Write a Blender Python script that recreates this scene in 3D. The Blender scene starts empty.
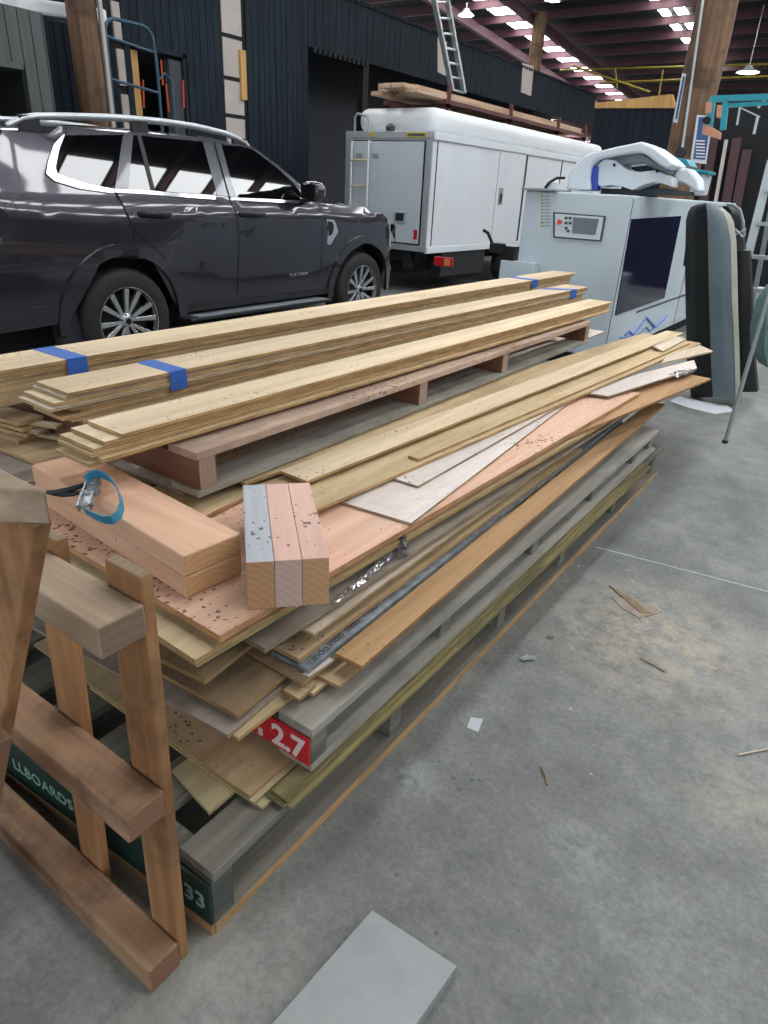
import bpy, bmesh, math, random
from mathutils import Vector, Matrix, noise as mnoise
random.seed(7)
PI = math.pi
SC = bpy.context.scene
COL = SC.collection
# ---------------------------------------------------------------- camera model (768 x 1024)
F, CX, CY, EYE = 670.0, 384.0, 512.0, 1.4
_vy = Vector((905-CX, 216-CY, F)).normalized()
_dn = Vector((310-CX, 1900-CY, F)).normalized()
_vy = (_vy-_dn*_vy.dot(_dn)).normalized()
_up = -_dn
_vx = _vy.cross(_up)
C0 = Vector((0, 0, EYE))
def ray(px, py):
    d = Vector((px-CX, py-CY, F)); return Vector((_vx.dot(d), _vy.dot(d), _up.dot(d)))
def Z(px, py, z):
    d = ray(px, py); return C0+d*((z-EYE)/d.z)
def X(px, py, x):
    d = ray(px, py); return C0+d*(x/d.x)
def Y(px, py, y):
    d = ray(px, py); return C0+d*(y/d.y)
cam = bpy.data.objects.new('camera', bpy.data.cameras.new('camera'))
COL.objects.link(cam); SC.camera = cam
def c2w(v): return Vector((_vx.dot(v), _vy.dot(v), _up.dot(v)))
right, upc, back = c2w(Vector((1, 0, 0))), c2w(Vector((0, -1, 0))), c2w(Vector((0, 0, -1)))
cam.matrix_world = Matrix(((right.x, upc.x, back.x, 0), (right.y, upc.y, back.y, 0), (right.z, upc.z, back.z, EYE), (0, 0, 0, 1)))
cam.data.sensor_fit = 'VERTICAL'; cam.data.sensor_height = 24.0; cam.data.lens = 24.0*F/1024.0
cam.data.clip_start = .02; cam.data.clip_end = 300
# ---------------------------------------------------------------- node helpers
def newmat(name):
    m = bpy.data.materials.new(name); m.use_nodes = True
    nt = m.node_tree; b = nt.nodes['Principled BSDF']; return m, nt, b
def nd(nt, t, **k):
    n = nt.nodes.new(t)
    for a, v in k.items():
        if a in n.inputs: n.inputs[a].default_value = v
        else: setattr(n, a, v)
    return n
def lk(nt, a, b): nt.links.new(a, b)
def rgb(c): return (c[0], c[1], c[2], 1)
def s2l(h):
    h = h.lstrip('#'); r = []
    for i in (0, 2, 4):
        v = int(h[i:i+2], 16)/255; r.append(v/12.92 if v <= .04045 else ((v+.055)/1.055)**2.4)
    return tuple(r)
def mixc(nt, fac, a, b, mode='MIX'):
    m = nd(nt, 'ShaderNodeMix', data_type='RGBA', blend_type=mode)
    for s, v in ((m.inputs[0], fac), (m.inputs[6], a), (m.inputs[7], b)):
        if hasattr(v, 'is_linked') or hasattr(v, 'links'): lk(nt, v, s)
        else: s.default_value = v if not isinstance(v, tuple) else rgb(v)
    return m.outputs[2]
def math_(nt, op, a, b=0.0, c=None):
    m = nd(nt, 'ShaderNodeMath', operation=op)
    for i, v in enumerate((a, b) if c is None else (a, b, c)):
        if hasattr(v, 'links'): lk(nt, v, m.inputs[i])
        else: m.inputs[i].default_value = v
    return m.outputs[0]
def ramp(nt, fac, stops):
    r = nd(nt, 'ShaderNodeValToRGB'); e = r.color_ramp.elements
    while len(e) < len(stops): e.new(.5)
    for i, (p, c) in enumerate(stops): e[i].position = p; e[i].color = rgb(c) if isinstance(c, tuple) else (c, c, c, 1)
    lk(nt, fac, r.inputs[0]); return r.outputs[0]
def coords(nt, scale, rnd=True):
    tc = nd(nt, 'ShaderNodeTexCoord'); v = tc.outputs['Object']
    if rnd:
        oi = nd(nt, 'ShaderNodeObjectInfo'); k = math_(nt, 'MULTIPLY', oi.outputs['Random'], 37.0)
        cb = nd(nt, 'ShaderNodeCombineXYZ'); lk(nt, k, cb.inputs[0]); lk(nt, k, cb.inputs[1])
        ad = nd(nt, 'ShaderNodeVectorMath', operation='ADD'); lk(nt, v, ad.inputs[0]); lk(nt, cb.outputs[0], ad.inputs[1]); v = ad.outputs[0]
    mp = nd(nt, 'ShaderNodeMapping'); mp.inputs['Scale'].default_value = scale; lk(nt, v, mp.inputs[0])
    return mp.outputs[0]
def noise(nt, scale_v, sc=1.0, det=5, rough=.6, rnd=True):
    n = nd(nt, 'ShaderNodeTexNoise'); n.inputs['Scale'].default_value = sc; n.inputs['Detail'].default_value = det; n.inputs['Roughness'].default_value = rough
    lk(nt, coords(nt, scale_v, rnd), n.inputs['Vector']); return n.outputs['Fac']
def wood(name, light, dark, grain='Y', speck=0.0, ply=None, rough=.75, stain=None, stain_amt=.5, contrast=1.0, gs=1.0, end=None):
    m, nt, b = newmat(name)
    light, dark = s2l(light), s2l(dark)
    a, c = 1.3*gs, 26*gs
    sv = {'X': (a, c, c), 'Y': (c, a, c), 'Z': (c, c, a)}[grain]
    g = noise(nt, sv, 1.0, 6, .65)
    col = ramp(nt, g, [(.5-.22/contrast, dark), (.5+.14/contrast, light)])
    sv2 = tuple(s*.18 for s in sv)
    g2 = noise(nt, sv2, 1.0, 4, .6)
    tint = ramp(nt, g2, [(.35, (.78, .76, .74)), (.65, (1.08, 1.07, 1.05))])
    col = mixc(nt, 1.0, col, tint, 'MULTIPLY')
    if stain:
        s = noise(nt, (2.2, 1.6, 2.2), 1.0, 7, .7)
        f = ramp(nt, s, [(.5, 0.0), (.62, stain_amt)])
        col = mixc(nt, f, col, s2l(stain))
    if speck > 0:
        v = nd(nt, 'ShaderNodeTexVoronoi'); v.inputs['Scale'].default_value = 1; v.inputs['Randomness'].default_value = 1
        nz = nd(nt, 'ShaderNodeTexNoise'); nz.inputs['Scale'].default_value = 75; lk(nt, coords(nt, (1, 1, 1)), nz.inputs['Vector'])
        vv = nd(nt, 'ShaderNodeVectorMath', operation='MULTIPLY_ADD'); lk(nt, nz.outputs['Color'], vv.inputs[0]); vv.inputs[1].default_value = (.9, .9, .9); lk(nt, coords(nt, (50, 50, 50)), vv.inputs[2])
        lk(nt, vv.outputs[0], v.inputs['Vector'])
        clump = noise(nt, (3.2, 3.2, 3.2), 1.0, 3, .6)
        thr = math_(nt, 'MULTIPLY', ramp(nt, clump, [(.4, 0.02), (.7, 1.0)]), .40*speck)
        msk = math_(nt, 'LESS_THAN', v.outputs['Distance'], thr)
        col = mixc(nt, math_(nt, 'MULTIPLY', msk, .8), col, s2l('5f4a38'))
    if ply:
        ge = nd(nt, 'ShaderNodeNewGeometry'); sp = nd(nt, 'ShaderNodeSeparateXYZ'); lk(nt, ge.outputs['Normal'], sp.inputs[0])
        side = math_(nt, 'LESS_THAN', math_(nt, 'ABSOLUTE', sp.outputs[2]), .5)
        tc = nd(nt, 'ShaderNodeTexCoord'); s2 = nd(nt, 'ShaderNodeSeparateXYZ'); lk(nt, tc.outputs['Object'], s2.inputs[0])
        w = math_(nt, 'SINE', math_(nt, 'MULTIPLY', s2.outputs[2], 2*PI/.0055))
        e1, e2 = (s2l(x) for x in ply)
        ec = mixc(nt, ramp(nt, math_(nt, 'MULTIPLY_ADD', w, .5, .5), [(.3, 0.0), (.7, 1.0)]), e1, e2)
        en = noise(nt, (9, 9, 30), 1.0, 4, .6)
        ec = mixc(nt, 1.0, ec, ramp(nt, en, [(.35, (.7, .7, .7)), (.6, (1.05, 1.05, 1.05))]), 'MULTIPLY')
        col = mixc(nt, side, col, ec)
    if end:
        ge = nd(nt, 'ShaderNodeNewGeometry'); tc2 = nd(nt, 'ShaderNodeTexCoord'); sp = nd(nt, 'ShaderNodeSeparateXYZ'); lk(nt, tc2.outputs['Normal'], sp.inputs[0])
        isend = math_(nt, 'GREATER_THAN', math_(nt, 'ABSOLUTE', sp.outputs['XYZ'.index(grain)]), .75)
        wv = nd(nt, 'ShaderNodeTexWave', wave_type='RINGS', rings_direction=grain); wv.inputs['Scale'].default_value = 20; wv.inputs['Distortion'].default_value = 2.5; wv.inputs['Detail'].default_value = 2
        mp = nd(nt, 'ShaderNodeMapping'); mp.inputs['Location'].default_value = (.06, .05, .07); lk(nt, tc2.outputs['Object'], mp.inputs[0]); lk(nt, mp.outputs[0], wv.inputs['Vector'])
        e0 = s2l(end); ecol = mixc(nt, math_(nt, 'MULTIPLY', wv.outputs['Fac'], .4), e0, tuple(x*.72 for x in e0))
        col = mixc(nt, isend, col, ecol)
    lk(nt, col, b.inputs['Base Color']); b.inputs['Roughness'].default_value = rough
    b.inputs['Specular IOR Level'].default_value = .25
    bp = nd(nt, 'ShaderNodeBump'); bp.inputs['Strength'].default_value = .25; bp.inputs['Distance'].default_value = .002; lk(nt, g, bp.inputs['Height']); lk(nt, bp.outputs[0], b.inputs['Normal'])
    return m
def plain(name, c, rough=.5, metal=0.0, var=.12, vs=4.0, coat=0.0, spec=.5, stretch=(1, 1, 1)):
    m, nt, b = newmat(name); c = s2l(c)
    n = noise(nt, tuple(vs*s for s in stretch), 1.0, 5, .6)
    col = mixc(nt, 1.0, c, ramp(nt, n, [(.3, (1-var,)*3), (.7, (1+var*.6,)*3)]), 'MULTIPLY')
    lk(nt, col, b.inputs['Base Color']); b.inputs['Roughness'].default_value = rough; b.inputs['Metallic'].default_value = metal
    b.inputs['Coat Weight'].default_value = coat; b.inputs['Coat Roughness'].default_value = .04; b.inputs['Specular IOR Level'].default_value = spec
    return m
def emit(name, c, s):
    m, nt, b = newmat(name); b.inputs['Base Color'].default_value = rgb(c); b.inputs['Emission Color'].default_value = rgb(c); b.inputs['Emission Strength'].default_value = s
    return m
def weathered(name, c, streak, grain='Z', rough=.8, amt=.6):
    m, nt, b = newmat(name); c, streak = s2l(c), s2l(streak)
    sv = {'X': (.8, 14, 14), 'Y': (14, .8, 14), 'Z': (14, 14, .8)}[grain]
    g = noise(nt, sv, 1.0, 6, .65)
    col = mixc(nt, ramp(nt, g, [(.42, 0.0), (.68, amt)]), c, streak)
    lk(nt, col, b.inputs['Base Color']); b.inputs['Roughness'].default_value = rough; b.inputs['Specular IOR Level'].default_value = .25
    return m
# ---------------------------------------------------------------- mesh helper
class MB:
    def __init__(s): s.v = []; s.f = []
    def add(s, vs, fs):
        n = len(s.v); s.v += [Vector(v) for v in vs]; s.f += [tuple(i+n for i in f) for f in fs]; return s
    def box(s, x0, x1, y0, y1, z0, z1):
        s.add([(x, y, z) for z in (z0, z1) for y in (y0, y1) for x in (x0, x1)], [(0, 2, 3, 1), (4, 5, 7, 6), (0, 1, 5, 4), (2, 6, 7, 3), (0, 4, 6, 2), (1, 3, 7, 5)]); return s
    def slab(s, top, th, d=None):                # polygon (CCW from above) + thickness downwards
        d = Vector(d) if d is not None else Vector((0, 0, -1)); n = len(top); top = [Vector(p) for p in top]
        a = sum(((top[i]-top[0]).cross(top[(i+1) % n]-top[0]) for i in range(n)), Vector())
        if a.dot(d) > 0: top = top[::-1]
        bot = [p+d*th for p in top]
        s.add(top+bot, [tuple(range(n)), tuple(range(2*n-1, n-1, -1))]+[(i, n+i, n+(i+1) % n, (i+1) % n) for i in range(n)]); return s
    def bar(s, a, b, w, h, up=(0, 0, 1)):        # rectangular bar from a to b
        a, b, up = Vector(a), Vector(b), Vector(up); d = (b-a).normalized(); sd = d.cross(up).normalized(); u = sd.cross(d)
        vs = [p+sd*i*w/2+u*j*h/2 for p in (a, b) for j in (-1, 1) for i in (-1, 1)]
        s.add(vs, [(0, 1, 3, 2), (4, 6, 7, 5), (0, 4, 5, 1), (2, 3, 7, 6), (0, 2, 6, 4), (1, 5, 7, 3)]); return s
    def tube(s, pts, r, n=10, closed=False):
        pts = [Vector(p) for p in pts]; m = len(pts); rs = r if isinstance(r, (list, tuple)) else [r]*m
        d0 = (pts[1]-pts[0]).normalized(); u = Vector((0, 0, 1)) if abs(d0.z) < .9 else Vector((1, 0, 0)); base = len(s.v); vs = []; fs = []
        u = (u-d0*u.dot(d0)).normalized()
        for i, p in enumerate(pts):
            d = ((pts[(i+1) % m] if closed else pts[min(i+1, m-1)])-(pts[i-1] if closed or i else pts[0])).normalized()
            u = (u-d*u.dot(d)).normalized(); w = d.cross(u)
            vs += [p+(u*math.cos(2*PI*k/n)+w*math.sin(2*PI*k/n))*rs[i] for k in range(n)]
        for i in range(m if closed else m-1):
            j = (i+1) % m
            fs += [(i*n+k, i*n+(k+1) % n, j*n+(k+1) % n, j*n+k) for k in range(n)]
        if not closed: fs += [tuple(range(n-1, -1, -1)), tuple((m-1)*n+k for k in range(n))]
        s.add(vs, fs); return s
    def lathe(s, prof, c, axis='X', n=32, caps=False):       # prof: list (r, t)
        c = Vector(c); vs = []; m = len(prof)
        for r, t in prof:
            for k in range(n):
                a = 2*PI*k/n; p = (t, r*math.cos(a), r*math.sin(a)) if axis == 'X' else ((r*math.cos(a), r*math.sin(a), t) if axis == 'Z' else (r*math.sin(a), t, r*math.cos(a)))
                vs.append(c+Vector(p))
        fs = [(i*n+k, i*n+(k+1) % n, (i+1)*n+(k+1) % n, (i+1)*n+k) for i in range(m-1) for k in range(n)]
        if caps: fs += [tuple(range(n-1, -1, -1)), tuple((m-1)*n+k for k in range(n))]
        s.add(vs, fs); return s
    def build(s, name, mat, parent=None, bevel=0.0, smooth=False, seg=2, angle=40, org=None):
        if parent is not None: o0 = parent['_o']; o0 = Vector(o0)
        elif org is not None: o0 = Vector(org)
        else:
            lo = Vector([min(v[i] for v in s.v) for i in range(3)]); hi = Vector([max(v[i] for v in s.v) for i in range(3)])
            o0 = Vector(((lo.x+hi.x)/2, (lo.y+hi.y)/2, lo.z))
        me = bpy.data.meshes.new(name); me.from_pydata([tuple(v-o0) for v in s.v], [], s.f); me.validate()
        bm = bmesh.new(); bm.from_mesh(me); bmesh.ops.recalc_face_normals(bm, faces=bm.faces); bm.to_mesh(me); bm.free()
        if smooth:
            me.polygons.foreach_set('use_smooth', [True]*len(me.polygons)); me.set_sharp_from_angle(angle=math.radians(angle))
        me.materials.append(mat)
        o = bpy.data.objects.new(name, me); COL.objects.link(o)
        if parent is not None: o.parent = parent
        else: o.location = o0
        o['_o'] = tuple(o0)
        if bevel > 0:
            md = o.modifiers.new('bevel', 'BEVEL'); md.width = bevel; md.segments = seg; md.limit_method = 'ANGLE'; md.angle_limit = math.radians(35)
        return o
def tag(o, label=None, cat=None, group=None, kind=None):
    if label: o['label'] = label
    if cat: o['category'] = cat
    if group: o['group'] = group
    if kind: o['kind'] = kind
    return o
def root(name, loc, label, cat, group=None):
    o = bpy.data.objects.new(name, None); COL.objects.link(o); o.location = loc; o['_o'] = tuple(loc); o.empty_display_size = .1
    return tag(o, label, cat, group)
def text(name, s, size, origin, xdir, ydir, mat, parent, depth=.0008, bold=0.0, align='LEFT', space=1.0):
    cu = bpy.data.curves.new(name, 'FONT'); cu.body = s; cu.size = size; cu.extrude = depth; cu.offset = bold; cu.align_x = align; cu.space_character = space; cu.resolution_u = 4
    t = bpy.data.objects.new(name, cu); COL.objects.link(t)
    dg = bpy.context.evaluated_depsgraph_get(); me = bpy.data.meshes.new_from_object(t.evaluated_get(dg)); bpy.data.objects.remove(t)
    xd, yd = Vector(xdir).normalized(), Vector(ydir).normalized(); zd = xd.cross(yd); o0 = Vector(parent['_o'])
    for v in me.vertices: v.co = Vector(origin)+xd*v.co.x+yd*v.co.y+zd*v.co.z-o0
    me.materials.clear(); me.materials.append(mat)
    o = bpy.data.objects.new(name, me); COL.objects.link(o); o.parent = parent; o['_o'] = tuple(o0); return o
# ---------------------------------------------------------------- materials
M = {}
PLY = ('c9ab7e', 'a07d52')
M['ply_light'] = wood('ply light', 'e2d0b2', 'd0ba96', speck=.75, ply=PLY)
M['ply_tan'] = wood('ply tan', 'd2bc97', 'baa27c', speck=.7, ply=PLY, stain='a08864', stain_amt=.5)
M['ply_clean'] = wood('ply clean', 'dac8a2', 'c8b088', speck=.15, ply=PLY)
M['ply_brown'] = wood('ply brown', 'a38d70', '7f6c56', speck=.25, ply=('b99a6e', '80643f'), stain='6a5a4b', stain_amt=.6)
M['ply_grey'] = wood('ply grey', 'aba196', '8d8379', speck=.25, ply=('b09f86', '7a6d5c'), stain='766b62', stain_amt=.5)
M['ply_pink'] = wood('ply pink', 'e3bfa8', 'd0a68c', speck=1.0, ply=('cfa478', 'a0744c'))
M['ply_yellow'] = wood('ply yellow', 'a2976c', '746b4c', speck=.3, ply=('ada06e', '5f583c'), stain='6b6549', stain_amt=.9, contrast=1.6)
M['ply_pale'] = wood('ply pale', 'd3c6a0', 'bdae85', speck=.3, ply=('c9bb8c', '8f8358'))
M['ply_orange'] = wood('ply orange', 'c6a078', 'ab875f', speck=.5, ply=('bb9163', '84603c'))
M['ply_white'] = wood('ply white', 'e2d8d2', 'd5cac2', speck=.8, ply=('b9a68b', '8c7b64'), stain='c6b8af', stain_amt=.6)
M['ply_beige'] = wood('ply beige', 'd3c5b3', 'bfae98', speck=.3, ply=('cbb897', '9d8763'))
M['grey_wood'] = wood('grey wood', 'b2afa6', '8b8980', speck=.25, stain='6f7069', stain_amt=.55)
M['grey_wood_x'] = wood('grey wood x', '8a867c', '65625a', 'X', speck=.2, stain='55534d', stain_amt=.5)
M['dark_wood'] = wood('dark pallet wood', '8d8b80', '62615a', speck=.3, stain='454b46', stain_amt=.75)
M['brown_wood_x'] = wood('brown pallet wood x', '8d6654', '6d4a3c', 'X', speck=.5, stain='54392f', stain_amt=.6, end='a08a7c')
M['brown_wood_y'] = wood('brown pallet wood y', 'c0a896', 'a1897a', 'Y', speck=.9, stain='8a7566', stain_amt=.5)
M['runner'] = wood('runner board', '8f8a7e', '6a665d', 'Y', speck=.4, ply=('be9a6e', 'ab885e'), stain='565a55', stain_amt=.7)
M['orange_wood'] = wood('orange raw edge wood', 'bb976c', '937150', 'Y', speck=.2, stain='82796a', stain_amt=.8)
M['trestle_x'] = wood('trestle beam wood', 'ab8a6c', '7b5b48', 'X', stain='523f34', stain_amt=.8, end='8a6650', speck=.2)
M['trestle_grey_x'] = wood('grey trestle beam wood', 'b5a18b', '8a7763', 'X', stain='66574a', stain_amt=.7, end='85705f', speck=.2)
M['trestle_z'] = wood('upright wood', 'b78a60', '8a5f3e', 'Z', stain='5f4632', stain_amt=.7, speck=.2, end='94806a')
M['pine_pink_x'] = wood('pink pine x', 'e5bca0', 'd3a586', 'X', speck=.35, end='cda074')
M['pine_pink_y'] = wood('pink pine y', 'eac5b6', 'dab2a3', 'Y', speck=1.25, end='cba077')
M['pine_pale_y'] = wood('pink pine y pale end', 'eac5b6', 'dcb5a6', 'Y', speck=1.25, end='d0b5a6')
M['pine_grey_y'] = wood('weathered pine', 'b9bec4', 'a2a8ae', 'Y', speck=.9, end='c79b72')
M['pole'] = wood('log pole', '80654f', '594436', 'Z', stain='463a31', stain_amt=.8, contrast=1.4, gs=.6, speck=.8)
M['tape'] = plain('blue masking tape', '2f62b5', .6, var=.08)
M['red'] = plain('red paint', 'c81e2b', .6, var=.15, vs=20)
M['green'] = plain('green paint', '0e3029', .6, var=.3, vs=18)
M['white_ink'] = plain('white ink', 'e8d8d6', .7)
M['mint_ink'] = plain('mint ink', '86aa9c', .7)
M['dark_ink'] = plain('dark ink', '3a4046', .7)
M['silver_ink'] = plain('silver letters', 'c9cace', .3, .8)
M['paint'] = plain('dark purplish grey car paint', '35333c', .22, .5, var=.03, coat=1.0)
M['seam'] = plain('seam black', '08080a', .8, var=0)
M['glass_dark'] = plain('tinted glass', '06080a', .02, 0, var=0, spec=.6)
M['chrome'] = plain('satin chrome', 'd4d7da', .22, .9, var=.05)
M['rail_silver'] = plain('roof rail silver', 'b6bbc0', .3, .7, var=.05)
M['pillar_grey'] = plain('glossy pillar', '3e4147', .2, .4, var=.05, coat=.6)
M['tyre'] = plain('tyre rubber', '1b1b1d', .75, 0, var=.2)
M['rim'] = plain('machined rim', 'bfc1c4', .25, .8, var=.05)
M['rim_dark'] = plain('dark rim', '1a1b1e', .4, .5)
M['black_plastic'] = plain('black plastic', '1c1d20', .55, 0, var=.15)
M['truck_white'] = plain('truck white', 'd8dde1', .35, 0, var=.05, vs=2)
M['truck_door'] = plain('truck rear grey white', 'bac3ca', .4, 0, var=.07, vs=3)
M['truck_trim'] = plain('truck aluminium edge', 'b9bfc3', .35, .5, var=.1)
M['roof_white'] = plain('truck roof white', 'e4e8ea', .35, 0, var=.04)
M['chassis'] = plain('chassis black', '17191b', .6)
M['red_lens'] = plain('red lens', 'b51f2c', .2)
M['amber_lens'] = plain('amber lens', 'd08a58', .2)
M['yellow'] = plain('yellow sticker', 'c9b12c', .5)
M['rung'] = plain('cream rung', 'cfc5a0', .5)
M['machine_white'] = plain('machine body white', 'c7d3da', .4, 0, var=.04, vs=2)
M['machine_cover'] = plain('machine cover white', 'd3dbe2', .35, 0, var=.03)
M['machine_grey'] = plain('machine grey', '8c9499', .45)
M['window_blue'] = plain('machine smoked blue window', '161a36', .08, 0, var=.25, vs=5)
M['blue'] = plain('machine blue', '2544a5', .4)
M['wave_blue'] = plain('wave lines blue', '5b80cc', .5)
M['screen'] = plain('panel screen', '66757a', .2)
M['panel_edge'] = plain('panel edge dark', '3a4449', .4)
M['orange_btn'] = plain('orange knob', 'e04a20', .4)
M['black_pad'] = plain('black vinyl', '121417', .45, var=.3, vs=4)
M['grey_pad'] = plain('grey vinyl', '55646a', .5, var=.15, vs=4)
M['cream_edge'] = plain('cream edge', '9b9c8c', .6, var=.2)
M['alu'] = plain('aluminium', 'b9c0c2', .35, .6, var=.08)
M['steel_grey'] = plain('painted steel grey', '8d9797', .45, .2)
M['tarp'] = plain('grey green tarp', '5f7c7a', .5, 0, var=.2, vs=9)
M['paper'] = plain('paper', 'c4c7cd', .8, var=.03)
M['teal'] = plain('teal steel', '1a8f9f', .4, var=.1)
M['tan'] = plain('tan rubber block', 'c88f70', .6)
M['tube_blue'] = plain('blue grey tube', '38576a', .45, .2, var=.1)
M['silver_foil'] = plain('crumpled plastic', 'a9a7a8', .15, .6, var=.5, vs=60)
M['strap'] = plain('teal strap webbing', '2f86a6', .6, var=.2, vs=40)
M['strap_dark'] = plain('strap handle black', '1b1e22', .4)
M['zinc'] = plain('zinc ratchet', 'a8acae', .3, .8, var=.1)
M['clad_blue'] = weathered('dark blue stained cladding', '141d26', '273643')
M['clad_grey'] = weathered('grey green cladding', '5e6160', '484c4c')
M['clad_black'] = weathered('charcoal fascia', '161e27', '232e38', 'Z')
M['wall_grey'] = plain('grey lining', '3f4146', .8, var=.06)
M['batten_white'] = plain('pale lining panel', 'b6ada6', .7, var=.08)
M['pine_raw'] = wood('raw stud', 'd2ab6e', 'b98f55', 'Z')
M['rack_wood'] = wood('stacked rack boards', 'cfb49b', 'a58c76', 'Y')
M['rust'] = plain('rusty steel', '5b3230', .6, var=.3, vs=9)
M['maroon'] = plain('maroon roof steel', '5a3a40', .65, var=.2, vs=3)
M['maroon_dark'] = plain('dark roof steel', '33262c', .7, var=.2, vs=3)
M['roof_dark'] = plain('roof lining', '17171b', .9, var=.2)
M['yellow_steel'] = plain('yellow pipe', '94852c', .5)
M['black'] = plain('black wall', '0e1013', .8, var=.1)
M['dark_red'] = plain('dark red brown joinery', '42272a', .6)
M['poster'] = plain('blue poster', '24527c', .4, var=.15, vs=8)
M['skylight'] = emit('skylight', (.96, .98, 1.0), 13)
M['lamp'] = emit('lamp', (.9, 1, .97), 25)
def film_mat():
    m, nt, b = newmat('grey printed film')
    n = noise(nt, (30, 30, 30), 1.0, 5, .6)
    lk(nt, ramp(nt, n, [(.4, s2l('6c7379')), (.62, s2l('8f969b'))]), b.inputs['Base Color']); b.inputs['Roughness'].default_value = .5; return m
M['film'] = film_mat()
def floor_mat():
    m, nt, b = newmat('concrete floor')
    a = noise(nt, (1, 1, 1), .8, 8, .62, False); f = noise(nt, (1, 1, 1), 9, 8, .7, False); g = noise(nt, (1, 1, 1), 60, 6, .8, False)
    col = ramp(nt, a, [(.3, s2l('656764')), (.5, s2l('7f817e')), (.7, s2l('9b9c98'))])
    col = mixc(nt, 1.0, col, ramp(nt, f, [(.3, (.74, .74, .74)), (.65, (1.1, 1.1, 1.08))]), 'MULTIPLY')
    col = mixc(nt, 1.0, col, ramp(nt, g, [(.3, (.68, .68, .68)), (.7, (1.22, 1.22, 1.22))]), 'MULTIPLY')
    w = noise(nt, (1, 1, 1), 2.3, 7, .75, False)
    col = mixc(nt, ramp(nt, w, [(.6, 0.0), (.72, .45)]), col, s2l('a9a398'))
    # pale scuffs and dark spots
    sc = noise(nt, (1, 4, 1), 5, 6, .8, False)
    col = mixc(nt, ramp(nt, sc, [(.66, 0.0), (.75, .35)]), col, s2l('c3c4c0'))
    v = nd(nt, 'ShaderNodeTexVoronoi'); v.inputs['Scale'].default_value = 22; lk(nt, coords(nt, (1, 1, 1), False), v.inputs['Vector'])
    k = noise(nt, (1, 1, 1), 3, 3, .5, False)
    spot = math_(nt, 'LESS_THAN', v.outputs['Distance'], math_(nt, 'MULTIPLY', ramp(nt, k, [(.45, 0.0), (.75, 1.0)]), .2))
    col = mixc(nt, math_(nt, 'MULTIPLY', spot, .5), col, s2l('3f423f'))
    # sawdust patch lying beside the pallets
    tc = nd(nt, 'ShaderNodeTexCoord')
    def patch(c, r, colr, amt, colin):
        sb = nd(nt, 'ShaderNodeVectorMath', operation='SUBTRACT'); lk(nt, tc.outputs['Object'], sb.inputs[0]); sb.inputs[1].default_value = c
        ln = nd(nt, 'ShaderNodeVectorMath', operation='LENGTH'); lk(nt, sb.outputs[0], ln.inputs[0])
        fac = math_(nt, 'MULTIPLY', ramp(nt, math_(nt, 'DIVIDE', ln.outputs['Value'], r), [(.2, 1.0), (1.0, 0.0)]), ramp(nt, noise(nt, (1, 1, 1), 12, 7, .8, False), [(.42, 0.0), (.6, amt)]))
        return mixc(nt, fac, colin, s2l(colr))
    col = patch(tuple(Z(655, 640, 0)), .5, 'b5a894', .8, col)
    col = patch(tuple(Z(740, 800, 0)), .2, 'b5a894', .5, col)
    col = patch(tuple(Z(410, 775, 0)), .08, 'c8ccca', .5, col)
    col = patch(tuple(Z(578, 850, 0)), .1, 'b9bcb8', .4, col)
    col = patch(tuple(Z(200, 960, 0)), .3, 'a9a294', .5, col)
    lk(nt, col, b.inputs['Base Color']); b.inputs['Roughness'].default_value = .55; b.inputs['Specular IOR Level'].default_value = .35
    bp = nd(nt, 'ShaderNodeBump'); bp.inputs['Strength'].default_value = .15; bp.inputs['Distance'].default_value = .003; lk(nt, f, bp.inputs['Height']); lk(nt, bp.outputs[0], b.inputs['Normal'])
    return m
M['floor'] = floor_mat()

# ================================================================ SETTING
def struct(name, mb, mat, **k): return tag(mb.build(name, mat, org=(0, 0, 0), **k), kind='structure')
struct('floor', MB().box(-16, 10, -4, 46, -.1, 0), M['floor'])
def roofz(y): return 6.75-.075*y
struct('ceiling', MB().slab([(-30, -4, roofz(-4)+.3), (16, -4, roofz(-4)+.3), (16, 46, roofz(46)+.3), (-30, 46, roofz(46)+.3)], .1), M['roof_dark'])
struct('wall_back', MB().box(-30, 16, 45, 45.2, 0, 5), M['black'])
struct('wall_right', MB().box(15.8, 16, 6, 45, 0, 7), M['black'])
struct('wall_left', MB().box(-30, -29.8, -4, 45, 0, 7.5), M['black'])
# purlins run across, rafters run with the roof fall
n = 0
for i in range(38):
    y = 1.70+i*1.13
    z = roofz(y); n += 1
    struct('trim_%d' % n, MB().box(-29.5, 15.5, y-.03, y+.03, z, z+.16), M['maroon'])
for x in (-22, -16.2, -10.45, -8.75, -3.2, 3.0, 9.0):
    n += 1
    mb = MB(); mb.bar((x, -3, roofz(-3)-.1), (x, 45, roofz(45)-.1), .12, .2)
    struct('trim_%d' % n, mb, M['maroon'])
k = 0
for (xa, xb) in ((-14.6, -13.9), (-9.95, -9.28), (-6.07, -5.88), (-5.72, -5.48), (-2.3, -1.65), (.9, 1.55), (4.1, 4.75), (7.4, 8.05)):
    for i in range(37):
        y = 1.70+i*1.13
        if (xa < -5.4 and xa > -7 and y > 24) or (y < 3 and False): continue
        k += 1
        z0 = roofz(y+.1)+.165; z1 = roofz(y+1.03)+.165
        struct('window_%d' % k, MB().slab([(xa, y+.1, z0), (xb, y+.1, z0), (xb, y+1.03, z1), (xa, y+1.03, z1)], .02), M['skylight'])
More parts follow.
